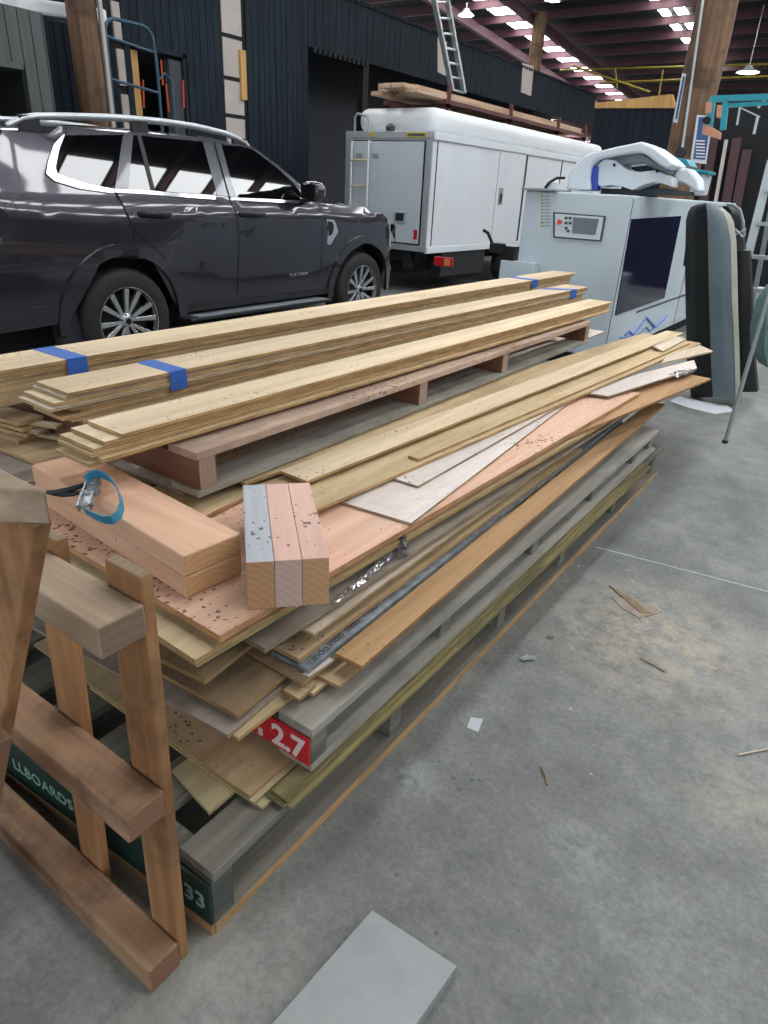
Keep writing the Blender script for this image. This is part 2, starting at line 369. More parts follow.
# ================================================================ PALLETS
SX = -.73
def mk_pallet(name, label, x1, y0, y1, z0, runner, bear, deck, ys, w, mr, mbm, md, runners=3, boards=6, bw=.055, endfirst=True, bin_=.02, dw=.1):
    """bottom runner boards along y, bearers across, deck boards along y; x1 = right edge"""
    r = root(name, (x1-w/2, (y0+y1)/2, z0), label, 'pallet')
    def xs(n, ww): return [x1-ww/2-i*(w-ww)/(n-1) for i in range(n)]
    for i, x in enumerate(xs(runners, dw)):
        MB().box(x-dw/2, x+dw/2, y0, y1, z0, z0+runner).build('runner_board', mr, r, .002)
    bs = []
    for j, y in enumerate(ys):
        bs.append(MB().box(x1-w+bin_, x1-bin_ if j else x1-.002, y-bw/2, y+bw/2, z0+runner, z0+runner+bear).build('bearer', mbm, r, .003))
    for i, x in enumerate(xs(boards, dw)):
        mb = MB(); a = random.uniform(0, .012)
        mb.box(x-dw/2, x+dw/2, y0+a, y1-random.uniform(0, .02), z0+runner+bear, z0+runner+bear+deck).build('deck_board', md, r, .002)
    return r, bs
pb, bsb = mk_pallet('pallet', 'long grey timber pallet on the concrete with a green painted end, lowest of the pile', SX, .545, 3.84, 0, .028, .125, .025,
    (.572, 1.22, 1.88, 2.44, 3.10, 3.78), 1.25, M['runner'], M['dark_wood'], M['dark_wood'], boards=7)
GA, GB = Vector((-.734, .5375, 0)), Vector((-1.50, .488, 0)); gd = (GA-GB).normalized()
MB().slab([GA+Vector((0, 0, .150)), GB+Vector((0, 0, .150)), GB+Vector((0, .006, .150)), GA+Vector((0, .006, .150))], .118).build('green_end_board', M['green'], pb)
MB().slab([GA+Vector((0, 0, .030)), GB+Vector((0, 0, .030)), GB+Vector((0, .006, .030)), GA+Vector((0, .006, .030))], .029).build('foot_board', M['runner'], pb)
text('stencil_text', '33', .062, GA-gd*.072+Vector((0, -.0015, .072)), gd, (0, 0, 1), M['mint_ink'], pb, bold=.001)
text('stencil_text', 'LLBOARDS', .046, GB+gd*.11+Vector((0, -.0015, .078)), gd, (0, 0, 1), M['mint_ink'], pb, space=1.05)
pr_, bsr = mk_pallet('pallet', 'grey pallet with a red painted 2.7 end, in the middle of the pile', SX+.0, .84, 3.62, .206, .02, .079, .024,
    (.868, 1.46, 2.10, 2.72, 3.30, 3.59), 1.2, M['grey_wood'], M['dark_wood'], M['grey_wood'], boards=7)
MB().box(-1.05, -.733, .8345, .8395, .226, .304).build('red_end_paint', M['red'], pr_)
text('stencil_text', '2.7', .082, (-.845, .8335, .236), (1, 0, 0), (0, 0, 1), M['white_ink'], pr_, bold=.0025)
text('stencil_text', 's', .045, Y(258, 733, .8335), (1, 0, 0), (0, 0, 1), M['white_ink'], pr_, bold=.001)
# top pallet
TP = Z(181, 491, .60); TPF = Z(600, 345, .60)
x1 = (TP.x+TPF.x)/2
yb = [X(424, 404, x1).y, X(505, 375, x1).y]
pt, bst = mk_pallet('pallet', 'brown pallet carrying the blue taped plywood strips, on top of the pile', x1, TP.y, TPF.y, .60, .018, .092, .024,
    (TP.y+.04, yb[0], yb[1], TPF.y-.03), 1.25, M['grey_wood'], M['brown_wood_x'], M['brown_wood_y'], boards=6, bw=.06, dw=.12, bin_=.006)
DECK = .60+.018+.092+.024

# ================================================================ SHEETS
def sheet(A, B, w, z, th, mat, label, name='plywood_sheet', cat='plywood', group=None, near=None, skew=0.0, bev=.0, zB=None, far_cut=0.0):
    """rectangular board: A near right px, B far right px, w width to the left"""
    zB = z if zB is None else zB
    a = Z(A[0], A[1], z); b = Z(B[0], B[1], zB)
    d = (b-a); dn = Vector((d.x, d.y, 0)).normalized(); l = Vector((-dn.y, dn.x, 0))
    al = a+l*w+dn*skew; bl = b+l*w+dn*far_cut
    nseg = 8
    mb = MB(); top = []
    ph = random.uniform(0, 6)
    R_ = [a.lerp(b, i/nseg) for i in range(nseg+1)]; L_ = [al.lerp(bl, i/nseg) for i in range(nseg+1)]
    vs = []
    for p, q in zip(R_, L_): vs += [p, q, q-Vector((0, 0, th)), p-Vector((0, 0, th))]
    fs = [(0, 3, 2, 1)]
    for i in range(nseg):
        o = i*4; fs += [(o, o+1, o+5, o+4), (o+1, o+2, o+6, o+5), (o+2, o+3, o+7, o+6), (o+3, o, o+4, o+7)]
    fs.append((nseg*4, nseg*4+1, nseg*4+2, nseg*4+3))
    mb.add(vs, fs)
    o = mb.build(name, M[mat] if isinstance(mat, str) else mat, bevel=bev)
    return tag(o, label, cat, group)
def quad(pts, z, th, mat, label, name='plywood_offcut', cat='plywood', group=None, bev=0.0):
    mb = MB().slab([Z(p[0], p[1], p[2] if len(p) > 2 else z) for p in pts], th)
    return tag(mb.build(name, M[mat], bevel=bev), label, cat, group)
# --- on the bottom deck (top .178) below the red pallet (.206)
T = .0085
for i, (dx, dz, A, B, w, mt) in enumerate(((0, 0, (291, 808), (652, 466), .055, 'ply_yellow'), (0, .0092, (284, 806), (640, 468), .055, 'ply_yellow'), (0, .0184, (287, 800), (632, 468), .045, 'ply_yellow'))):
    sheet(A, B, w, .187+dz, T, mt, ['mossy yellow plywood strip along the pallet edge, lowest of its three', 'mossy yellow plywood strip along the pallet edge, middle of its three', 'mossy yellow plywood strip along the pallet edge, topmost of its three'][i], 'plywood_strip', group=None)
sheet((262, 808), (560, 532), .55, .187, T, 'ply_pale', 'pale plywood sheet lying directly on the lowest pallet, left of the yellow strips')
sheet((254, 803), (560, 527), .60, .196, T, 'ply_pale', 'pale plywood sheet second up from the lowest pallet, below the red end')
sheet((250, 796), (560, 521), .85, .205, T, 'ply_tan', 'wide tan plywood sheet with shaded top below the red painted end')
quad([(172, 770), (209, 812), (236, 789), (196, 752)], .19, .011, 'ply_pale', 'small pale green plywood offcut poking out over the lowest pallet')
# --- on the red pallet deck (.329)
sheet((300, 699), (560, 480), .10, .341, .010, 'ply_clean', 'light plywood strip end low at the front right, below the scraps', 'plywood_strip')
sheet((313, 694), (560, 483), .09, .352, .010, 'ply_clean', 'light plywood strip end just under the printed grey board', 'plywood_strip')
sheet((339, 686), (570, 480), .10, .352+.0105, .010, 'ply_tan', 'tan plywood strip end below the orange brown board', 'plywood_strip')
sheet((238, 738), (330, 667), .10, .341, .011, 'ply_clean', 'light narrow plywood strip just above the red painted end', 'plywood_strip')
sheet((228, 735), (428, 562), 1.0, .353, .011, 'ply_grey', 'wide grey plywood sheet above the red end, at lower left of the fan')
sheet((237, 715), (450, 540), .95, .375, .012, 'ply_brown', 'wide dark brown plywood sheet with a light corner patch, above the grey one')
sheet((303, 683), (520, 520), .40, .386, .010, 'ply_brown', 'brown sheet with light corner under the printed grey board, behind the scraps', 'plywood_strip')
fb = sheet((309, 670), (634, 409), .115, .398, .012, 'film', 'grey film faced board with repeated dark printing', 'printed_board', 'board')
fd = (Z(480, 532, .398)-Z(309, 670, .398)).normalized()
for (x, y) in ((318, 658), (334, 644), (351, 629), (368, 614), (386, 598), (404, 583), (423, 567), (443, 551), (464, 533), (486, 515)):
    text('printed_mark', 'indo', .034, Z(x-3, y+3, .3984), fd, Vector((-fd.y, fd.x, 0)), M['dark_ink'], fb, depth=.0003)
po = sheet((362, 666), (665, 404), .078, .411, .012, 'ply_orange', 'orange brown plywood board along the right edge, overhanging the red pallet')
sheet((299, 659), (582, 449), .42, .413, .012, 'ply_tan', 'tan plywood sheet resting on the printed grey board')
quad([(302, 674), (309, 677), (334, 660), (327, 656)], .387, .008, 'ply_white', 'tiny pale offcut between printed board and orange board')
sheet((205, 680), (430, 505), 1.05, .447, .013, 'ply_brown', 'wide dark plywood sheet, third below the pink sheet at left')
sheet((314, 634), (605, 424), .14, .455, .0075, 'ply_beige', 'beige white plywood board with a ragged near end above the printed board')
sheet((265, 649), (625, 414), .75, .477, .013, 'ply_grey', 'grey weathered plywood sheet poking out below the three block stack')
sheet((195, 660), (640, 402), 1.05, .520, .014, 'ply_clean', 'clean yellow plywood sheet directly below the pink sheet')
sheet((197, 664), (632, 406), 1.04, .504, .010, 'ply_pale', 'thin pale plywood sheet second below the pink sheet')
sheet((220, 636), (640, 393), 1.10, .553, .018, 'ply_pink', 'long pink plywood sheet with sawdust under the timber blocks')
sheet((480, 473), (711, 378.5), .26, .5345, .012, 'ply_orange', 'orange brown sheet under the pink one, reaching the far right tip of the pile')
quad([(283, 690), (299, 699), (316, 684), (298, 676)], .362, .008, 'ply_clean', 'tiny light offcut wedged beside the front strip ends')
# support sheets hidden inside the pile
for zz in (.329+.004,):
    pass
# crumpled silver plastic squeezed between the sheets at the right edge
def crumple(name, pts, r, mat, label, cat, seed=1, flat=.5):
    random.seed(seed); mb = MB(); P = [Vector(p) for p in pts]; n = 9; vs = []; fs = []; m = 40
    for i in range(m):
        t = i/(m-1)*(len(P)-1); k = min(int(t), len(P)-2); c = P[k].lerp(P[k+1], t-k)
        e = math.sin(PI*min(1, max(0, i/(m-1))))**.3
        for j in range(n):
            a = 2*PI*j/n; rr = r*e*random.uniform(.45, 1.25)
            vs.append(c+Vector((rr*math.cos(a), random.uniform(-.3, .3)*r, rr*flat*math.sin(a))))
    for i in range(m-1): fs += [(i*n+k, i*n+(k+1) % n, (i+1)*n+(k+1) % n, (i+1)*n+k) for k in range(n)]
    fs += [tuple(range(n-1, -1, -1)), tuple((m-1)*n+k for k in range(n))]
    mb.add(vs, fs); return tag(mb.build(name, M[mat]), label, cat)
crumple('plastic_wrap', [Z(333, 603, .490), Z(350, 590, .490), Z(368, 574, .490), Z(388, 556, .490), Z(402, 545, .490)], .013, 'silver_foil', 'crumpled clear plastic wrap squeezed between sheets beside the three block stack', 'plastic wrap', 3)
crumple('plastic_wrap', [Z(401, 532, .528), Z(403, 545, .51), Z(404, 556, .492)], .016, 'silver_foil', 'crumpled clear plastic knot hanging below the corner of the white board', 'plastic wrap', 5, 1.0)
crumple('plastic_wrap', [Z(668, 377, .565), Z(680, 373, .565), Z(694, 370, .565)], .03, 'silver_foil', 'crumpled plastic at the far right tip of the pile', 'plastic wrap', 6, .35)
# --- on top of the pink sheet (.553)
sheet((411, 523), (608, 373), .36, .562, .008, 'ply_white', 'larger whitish board lying on the pink sheet, with the near corner sticking out', 'whitish_board', 'board')
sheet((418, 486), (655, 352), .30, .571, .008, 'ply_white', 'smaller whitish board on top of the larger whitish one', 'whitish_board', 'board')
quad([(589, 393, .572), (608, 396, .572), (697, 368, .572), (694, 360, .572), (634, 375, .572)], .572, .009, 'ply_white', 'white edged board piece near the far right tip of the pile', 'whitish_board', 'board')
quad([(661, 363, .5945), (713, 351, .5945), (700, 345, .5945), (668, 355, .5945)], .5945, .010, 'ply_beige', 'pale pointed board tip sticking out furthest at the far right')
quad([(571, 385), (590, 389), (596, 382), (577, 378)], .5545, .001, 'paper', 'white paper label on the pink sheet', 'paper_label', 'label')
sheet((203, 517), (330, 452), .25, .571, .011, 'ply_tan', 'tan plywood board between the double pink timber and the top pallet')
sheet((312, 511), (701, 343), .24, .583, .011, 'ply_tan', 'long tan board from behind the three blocks to the far end, beside the whitish boards')
sheet((245, 483), (672, 338), .20, .595, .010, 'ply_tan', 'long mottled tan board with its corner beside the top pallet, under the light board', near=None)
sheet((307, 481), (684, 333), .115, .606, .010, 'ply_light', 'long light board with sawdust lying uppermost beside the top pallet')
sheet((419, 459), (690, 343), .045, .594, .010, 'ply_tan', 'narrow tan strip with a square near end beside the whitish boards', 'plywood_strip')
quad([(653, 346), (663, 351), (686, 339), (676, 336)], .605, .010, 'ply_beige', 'short pale offcut on the long tan board at the far end')
# sheets beneath the top pallet and to its left
def wsheet(x0, x1, y0, y1, z, th, mat, label, rot=0, name='plywood_sheet', cat='plywood'):
    c = Vector(((x0+x1)/2, (y0+y1)/2, z)); R = Matrix.Rotation(rot, 3, 'Z')
    mb = MB().slab([c+R@(Vector((x, y, z))-c) for x, y in ((x0, y0), (x1, y0), (x1, y1), (x0, y1))], th)
    return tag(mb.build(name, M[mat]), label, cat)
wsheet(-2.9, -1.62, 1.13, 3.9, .574, .02, 'ply_grey', 'grey brown sheet under the left side of the top pallet')
wsheet(-2.9, -1.86, .80, 1.125, .5775, .02, 'ply_grey', 'grey brown sheet at the far left under the loose board ends')
wsheet(-1.80, -1.46, 1.12, 4.75, .584, .0095, 'ply_white', 'pale sheet under the far end of the top pallet')
# far white sheet beyond the top pallet
sheet((655, 345), (668, 333), .5, .585, .012, 'ply_beige', 'pale sheet corner showing beyond the far end of the top pallet') if False else None
for i, (x, y, l_) in enumerate(((-1.70, .93, .19), (-1.75, .945, .17), (-1.64, .96, .14))):
    wsheet(x-.025, x+.02, y, y+l_, .565+.0005*i, .010, ('ply_grey', 'ply_white', 'ply_beige')[i], ['grey offcut strip behind the double timber', 'pale offcut strip behind the double timber, beside the grey one', 'short beige offcut behind the double timber, nearest the pallet'][i], -.12+.05*i, 'plywood_offcut')
# ================================================================ PLY STRIP BUNDLES
def strip(a, b, w, z, th, mat, label, group=None):
    d = (b-a); d.z = 0; dn = d.normalized(); l = Vector((-dn.y, dn.x, 0))
    mb = MB().slab([a, b, b+l*w, a+l*w], th)
    return tag(mb.build('plywood_strip', M[mat], bevel=.0008), label, 'plywood', group)
def bundle(A, B, w, ztop, n, th, mats, labels, offs):
    """stack of n strips, the topmost one's right edge from px A to px B"""
    a0, b0 = Z(A[0], A[1], ztop), Z(B[0], B[1], ztop); d = (b0-a0).normalized(); l = Vector((-d.y, d.x, 0)); res = []
    for i in range(n):
        oy, ox, oe = offs[i % len(offs)]
        a = a0+d*oy+l*ox; b = b0+d*oe+l*ox; a.z = b.z = ztop-i*th
        res.append(strip(a, b, w, a.z, th-.0006, mats[i % len(mats)], labels[i]))
    return a0, b0, d, l
def tape(a0, d, l, w, ztop, h, t0, width, label, skew=0.0):
    mb = MB(); e = .0012; p = a0+d*t0; q = p+d*width
    def pr2(o): return [o-l*e, o+l*(w+e)]
    r1, l1 = pr2(p); r2, l2 = pr2(q)
    for v in (l1, l2): v += d*skew
    zt = ztop+e; zb = ztop-h
    for v in (r1, r2, l1, l2): v.z = zt
    mb.slab([r1, r2, l2, l1], e*.8)
    for (s1, s2, sg) in ((r1, r2, -1), (l1, l2, 1)):
        o = l*(sg*.0012)
        mb.slab([s1+o, s2+o, s2+o-Vector((0, 0, h)), s1+o-Vector((0, 0, h))], .0012, -l*sg)
    return tag(mb.build('masking_tape', M['tape']), label, 'tape')
nm = ['topmost', 'second', 'third', 'fourth', 'fifth', 'sixth', 'seventh', 'eighth']
def labs(tpl, n): return [tpl % (nm[i] if i < n-1 else 'lowest') for i in range(n)]
th = .0115
# right bundle
nR = 6; zR = DECK+.0005+nR*th
aR, bR, dR, lR = bundle((122, 434), (612, 302), .155, zR, nR, th, ['ply_light', 'ply_light', 'ply_clean', 'ply_tan', 'ply_tan', 'ply_clean'],
    labs('light plywood strip in the untaped bundle nearest us on the top pallet, %s', nR), [(0, 0, 0), (-.045, .008, -.03), (-.075, .012, -.01), (-.085, .01, -.05), (-.07, -.012, -.02), (-.095, .010, -.04)])
# middle bundle
nM = 9; zM = DECK+.0005+nM*th
aM, bM, dM, lM = bundle((68, 393), (588, 287), .17, zM, 4, th, ['ply_light', 'ply_white', 'ply_light', 'ply_beige'], labs('light plywood strip in the taped middle bundle, %s', 4),
    [(0, 0, 0), (-.01, .006, .02), (-.04, .006, -.03), (-.06, 0, -.02)])
a2 = aM.copy(); 
for i in range(4, nM):
    o = lM*(.008+.003*(i % 2))+dM*(-.045+.03*(i % 3)); a = aM+o+dM*.02; b = bM+lM*.008-dM*.05; a.z = b.z = zM-i*th
    strip(a, b, .155, a.z, th-.0006, ('ply_tan', 'ply_beige', 'ply_clean')[i % 3], 'tan plywood strip below the taped middle bundle, %s of five' % ['topmost', 'second', 'third', 'fourth', 'lowest'][i-4])
t0 = (Z(170, 372, zM)-aM).dot(dM)
tape(aM, dM, lM, .17, zM, .062, t0-.005, .066, 'blue masking tape around the near end of the middle bundle')
t1 = (Z(583, 290, zM)-aM).dot(dM)
tape(aM, dM, lM, .17, zM, .060, t1-.10, .10, 'blue masking tape around the far end of the middle bundle', skew=-.15)
# left bundle
nL = 10; zL = DECK+.0005+nL*th
aL, bL, dL, lL = bundle((-60, 381), (577, 273), .20, zL, 3, th, ['ply_light', 'ply_clean', 'ply_tan'], labs('light plywood strip in the taped back bundle beside the car, %s', 3), [(0, 0, 0), (0, .004, -.05), (.02, .006, -.1)])
for i in range(3, nL):
    a = aL+lL*.012+dL*(.1+.02*(i % 3)); b = bL+lL*.012-dL*.1; a.z = b.z = zL-i*th
    strip(a, b, .18, a.z, th-.0006, ('ply_tan', 'ply_beige')[i % 2], 'tan plywood strip below the taped back bundle, %s of seven' % ['topmost', 'second', 'third', 'fourth', 'fifth', 'sixth', 'lowest'][i-3])
t0 = (Z(74, 360, zL)-aL).dot(dL)
tape(aL, dL, lL, .20, zL, .055, t0-.015, .072, 'blue masking tape around the near end of the back bundle')
t1 = (Z(536, 280, zL)-aL).dot(dL)
tape(aL, dL, lL, .20, zL, .055, t1-.06, .10, 'blue masking tape around the far end of the back bundle')
# loose boards lying between the bundles at the left edge of the frame
def lsheet(A, dirB, w, ln, z, th, mat, label):
    a = Z(A[0], A[1], z); d = Z(dirB[0], dirB[1], z)-a; d.normalize(); b = a+d*ln
    l = Vector((-d.y, d.x, 0)); mb = MB().slab([a, b, b+l*w, a+l*w], th)
    return tag(mb.build('plywood_offcut', M[mat], bevel=.001), label, 'plywood')
z0 = .5785
lsheet((52, 468), (200, 420), 1.0, 1.0, z0+.013, .012, 'ply_tan', 'tan sheet at the far left lying on the pile before the top pallet')
for i in range(7):
    z = z0+.026+i*.0125
    lsheet((18+4*(i % 3)+(0, 40, 0, 20, 0, 30, 0)[i], 441+(i*-3)), (150, 402-i*3), .45, max(.03, TP.y-.012-Z(18+4*(i % 3)+(0, 40, 0, 20, 0, 30, 0)[i], 441+(i*-3), z).y), z, .012, ('ply_light', 'ply_beige', 'ply_tan', 'ply_white')[i % 4],
        'loose board end at the left edge under the taped bundles, %s of seven' % ['lowest', 'second up', 'third up', 'fourth up', 'fifth up', 'sixth up', 'topmost'][i])
# ================================================================ TIMBER BLOCKS
PZ = .554
def timber(name, corners, z0, z1, mat, label, endmat=None, bev=.004, cat='timber'):
    mb = MB().slab([Vector((p.x, p.y, z1)) for p in corners], z1-z0)
    return tag(mb.build(name, M[mat], bevel=bev, seg=3), label, cat)
c0 = Z(187, 599, PZ); cR = Z(233, 569, PZ)
dl = (Vector((-1, .09, 0))).normalized(); dr = (cR-c0); dr.z = 0; wR = dr.length; dr.normalize(); dr = Vector((-dl.y, dl.x, 0))*(-1 if Vector((-dl.y, dl.x, 0)).y < 0 else 1)
def blk(o, l, w, z0, z1, mat, label, name='timber_block', bev=.005):
    cs = [o, o+dr*w, o+dr*w+dl*l, o+dl*l]; mb = MB().slab([Vector((p.x, p.y, z1)) for p in cs], z1-z0)
    return tag(mb.build(name, M[mat], bevel=bev, seg=3), label, 'timber')

blk(c0, .72, wR, PZ, PZ+.0545, 'pine_pink_x', 'lower of the two stacked pink pine blocks beside the strap')
blk(c0, .72, wR, PZ+.0550, PZ+.1095, 'pine_pink_x', 'upper of the two stacked pink pine blocks, with the blue strap on it')
# three blocks side by side
q0 = Z(248, 610, PZ); q1 = Z(329, 604, PZ); 
wv = (q1-q0); W3 = wv.length/3; wv.normalize(); lv = Vector((-wv.y, wv.x, 0))
zt = PZ+.120
qf = Z(239, 485, zt); L3 = (qf-Vector((q0.x, q0.y, zt))).dot(lv)

for i, (mt, lb) in enumerate((('pine_grey_y', 'weathered grey pine block, left of the three side by side on the pink sheet'), ('pine_pale_y', 'pink pine block in the middle of the three side by side'), ('pine_pink_y', 'pink pine block, right of the three side by side, most speckled'))):
    a = q0+wv*(W3*i+.0004)
    mb = MB().box(0, W3-.0008, 0, L3, 0, zt-PZ)
    o = tag(mb.build('timber_block', M[mt], bevel=.002, seg=2, org=(0, 0, 0)), lb, 'timber'); o.location = (a.x, a.y, PZ); o.rotation_euler = (0, 0, math.atan2(wv.y, wv.x))
# ratchet strap
SZ = PZ+.1095
st = root('ratchet_strap', Z(100, 515, SZ), 'teal webbing ratchet strap with a black handle lying on the pink timber block', 'strap')
def ribbon(pts, wd, th, side):
    mb = MB(); vs = []; n = len(pts); pts = [Vector(p) for p in pts]; side = Vector(side).normalized()
    for i, p in enumerate(pts):
        d = (pts[min(i+1, n-1)]-pts[max(i-1, 0)]).normalized(); nn = d.cross(side).normalized()
        vs += [p-side*wd/2-nn*th/2, p+side*wd/2-nn*th/2, p+side*wd/2+nn*th/2, p-side*wd/2+nn*th/2]
    fs = [(0, 1, 2, 3)]+[(i*4+k, i*4+(k+1) % 4, (i+1)*4+(k+1) % 4, (i+1)*4+k) for i in range(n-1) for k in range(4)]+[(n*4-1, n*4-2, n*4-3, n*4-4)]
    return mb.add(vs, fs)
def SP(x, y, h): return Z(x, y, SZ+h)
loop = [SP(86, 480, .050), SP(92, 475, .056), SP(100, 474, .058), SP(109, 478, .054), SP(116, 486, .046), SP(120.5, 496, .036), SP(122, 506, .026), SP(119, 515, .018), SP(112, 520, .015), SP(104, 520, .014), SP(94, 516, .014), SP(84, 510, .014)]
ribbon(loop, .025, .0022, (0.0, -.35, 1)).build('webbing', M['strap'], st, smooth=True, angle=60)
ra, rb = SP(84, 508, .012), SP(94, 481, .035); dd = (rb-ra).normalized(); sx = Vector((1, .1, 0)); sx = (sx-dd*sx.dot(dd)).normalized()
mb = MB(); mb.bar(ra-sx*.014, rb-sx*.014, .003, .020, sx.cross(dd)).bar(ra+sx*.014, rb+sx*.014, .003, .020, sx.cross(dd)).bar(ra+dd*.01, rb-dd*.01, .028, .003, sx.cross(dd)); mb.build('ratchet_body', M['zinc'], st)
for t, r in ((.12, .006), (.55, .009), (.92, .006)):
    p = ra.lerp(rb, t); MB().tube([p-sx*.021, p+sx*.021], r, 12).build('spindle', M['zinc'], st, smooth=True, angle=50)
mb = MB(); p = ra.lerp(rb, .62)+sx*.018; mb.tube([p, p+sx*.003], .014, 14).tube([p+sx*.003, p+sx*.006], .006, 10); mb.build('ratchet_wheel', M['zinc'], st)
MB().tube([SP(90, 482, .030), SP(78, 487, .026), SP(66, 491, .018), SP(56, 493, .010), SP(47, 492, .008)], [.005, .007, .009, .009, .005], 10).tube([SP(88, 490, .020), SP(74, 494, .014), SP(62, 495, .008), SP(48, 492, .008)], [.004, .006, .006, .004], 10).build('handle', M['strap_dark'], st, smooth=True, angle=60)
# ================================================================ TRESTLE (wooden stillage) at left
tr = root('timber_trestle', (-1.1, .44, 0), 'rough sawn timber trestle with three thick beams and two uprights, standing before the pile', 'trestle')
def beamx(xr, xl, y0, y1, z0, z1, mat, nm_='beam', droop=0.0, par=None, sag=0.0):
    mb = MB(); mb.slab([(xr, y0, z1), (xr, y1, z1), (xl, y1+sag, z1+droop), (xl, y0+sag, z1+droop)], z1-z0)
    return mb.build(nm_, M[mat], par or tr, .005, seg=3)
beamx(-.740, -1.75, .393, .463, 0.0, .066, 'trestle_x')
beamx(-.720, -1.75, .388, .463, .435, .490, 'trestle_x')
beamx(-.710, -1.75, .388, .463, .806, .860, 'trestle_grey_x')
def upright(px_t, px_b, yt, yb, w, d, mat='trestle_z'):
    a = Y(px_t[0], px_t[1], yt); b = Y(px_b[0], px_b[1], yb); b = a.lerp(b, (a.z-.0)/(a.z-b.z)) if True else b
    mb = MB()
    vs = []
    for p in (b, a):
        for i, j in ((0, 0), (1, 0), (1, 1), (0, 1)): vs.append(Vector((p.x-w*(1-i), p.y+d*j, max(p.z, 0))))
    mb.add(vs, [(3, 2, 1, 0), (4, 5, 6, 7), (0, 1, 5, 4), (1, 2, 6, 5), (2, 3, 7, 6), (3, 0, 4, 7)])
    return mb.build('upright', M[mat], tr, .003)
upright((139.5, 578), (181, 968), .4635, .4635, .082, .022)
upright((55, 541), (101, 870), .4635, .4635, .075, .022)
# second, nearer frame at the very left
tf = root('timber_trestle', (-.8, .29, 0), 'nearer timber trestle cropped by the left picture edge, one leg and beam end showing', 'trestle')
P1 = Z(46, 490, 1.12)
mb = MB(); mb.slab([Z(46, 490, 1.12), Z(-70, 487, 1.12), Z(-70, 430, 1.12), Z(12, 474, 1.12)], .038); mb.build('beam', M['trestle_grey_x'], tf, .003, seg=3)
u1 = Y(33, 519, .29); u0 = Y(-9, 790, .29); u0 = u1.lerp(u0, u1.z/(u1.z-u0.z))
mb = MB(); vs = []
for p in (u0, u1):
    for i, j in ((0, 0), (1, 0), (1, 1), (0, 1)): vs.append(Vector((p.x-.09*(1-i), p.y+.02*j, min(max(p.z, 0), 1.0815))))
mb.add(vs, [(3, 2, 1, 0), (4, 5, 6, 7), (0, 1, 5, 4), (1, 2, 6, 5), (2, 3, 7, 6), (3, 0, 4, 7)]); mb.build('upright', M['trestle_z'], tf, .003)
q = Y(12, 737, .27); q2 = Y(1, 800, .27); q3 = q.lerp(q2, q.z/(q.z-q2.z))
mb = MB(); vs = []
for p in (q3, q):
    for i, j in ((0, 0), (1, 0), (1, 1), (0, 1)): vs.append(Vector((p.x-.06*(1-i), p.y-.02+.022*j, max(p.z, 0))))
mb.add(vs, [(3, 2, 1, 0), (4, 5, 6, 7), (0, 1, 5, 4), (1, 2, 6, 5), (2, 3, 7, 6), (3, 0, 4, 7)]); mb.build('brace', M['trestle_x'], tf, .003)

# ================================================================ FLOOR ITEMS
a, b = Z(596, 547, .001), Z(800, 600, .001)
tag(MB().bar(a, b, .006, .002).build('trim_90', M['paper'], org=(0, 0, 0)), kind='structure')
random.seed(21)
def scatter(nm_, cnt, sz, mat, lab, cat, gen):
    mb = MB()
    for i in range(cnt):
        x, y = gen(); r = sz*random.uniform(.35, 1.0); a = random.uniform(0, 6.28); e = random.uniform(.4, 1)
        c, s_ = math.cos(a)*r, math.sin(a)*r; h = r*.5
        mb.add([(x+c, y+s_, .0003), (x-s_*e, y+c*e, .0003), (x-c, y-s_, .0003), (x+s_*e, y-c*e, .0003), (x, y, h)], [(0, 1, 4), (1, 2, 4), (2, 3, 4), (3, 0, 4), (3, 2, 1, 0)])
    return tag(mb.build(nm_, M[mat]), lab, cat, kind='stuff')
def g1(): return (random.uniform(-.68, 1.2), random.uniform(.3, 4.5))
def g2():
    c = Z(650, 620, 0); return (random.gauss(c.x, .13), random.gauss(c.y, .25))
def g3(): return (random.uniform(-.72, .6), random.uniform(.35, 2.2))
scatter('grit', 420, .0045, 'grey_wood', 'pale grit crumbs scattered over the concrete floor', 'grit', g1)
scatter('sawdust_crumbs', 260, .007, 'ply_beige', 'sawdust and bark crumbs in a loose patch on the floor', 'sawdust', g2)
scatter('dark_crumbs', 260, .0042, 'ply_brown', 'small dark wood crumbs on the concrete beside the pallets', 'crumbs', g3)
mb = MB(); a, b_, c = Z(372, 910, .03), Z(457, 966, .03), Z(270, 1026, .03); d = (c-a); d.z = 0; d = d.normalized()*.6; mb.slab([a, b_, b_+d, a+d], .03)
M['slab_grey'] = plain('grey laminate', '9a9d9c', .45, var=.1, vs=14)
tag(mb.build('grey_panel', M['slab_grey'], bevel=.001), 'smooth grey rectangular panel lying flat on the concrete nearest the camera', 'panel')
def chip(pts, th, mat, label, name, cat, h=.002):
    return tag(MB().slab([Z(p[0], p[1], h) for p in pts], h).build(name, M[mat]), label, cat)
chip([(467, 727), (471, 717), (483, 719), (478, 732)], .002, 'paper', 'square white paper scrap on the floor beside the pallet', 'paper_scrap', 'paper')
crumple('paper_scrap', [Z(521, 659, .008), Z(528, 657, .010), Z(535, 658, .008)], .012, 'paper', 'crumpled white paper scrap on the floor beside the pallet blocks', 'paper', 9)
crumple('pebble', [Z(547, 637, .004), Z(554, 636, .004)], .008, 'grey_wood', 'small grey lump on the floor right of the pallet', 'debris', 10)
chip([(609, 585), (622, 592), (652, 613), (640, 612)], .002, 'ply_brown', 'dark bark sliver lying in the sawdust on the floor', 'bark_sliver', 'debris', .006)
chip([(612, 597), (640, 600), (662, 612), (640, 618), (622, 608)], .002, 'ply_grey', 'thin veneer scrap lying in the sawdust on the floor', 'veneer_scrap', 'debris', .003)
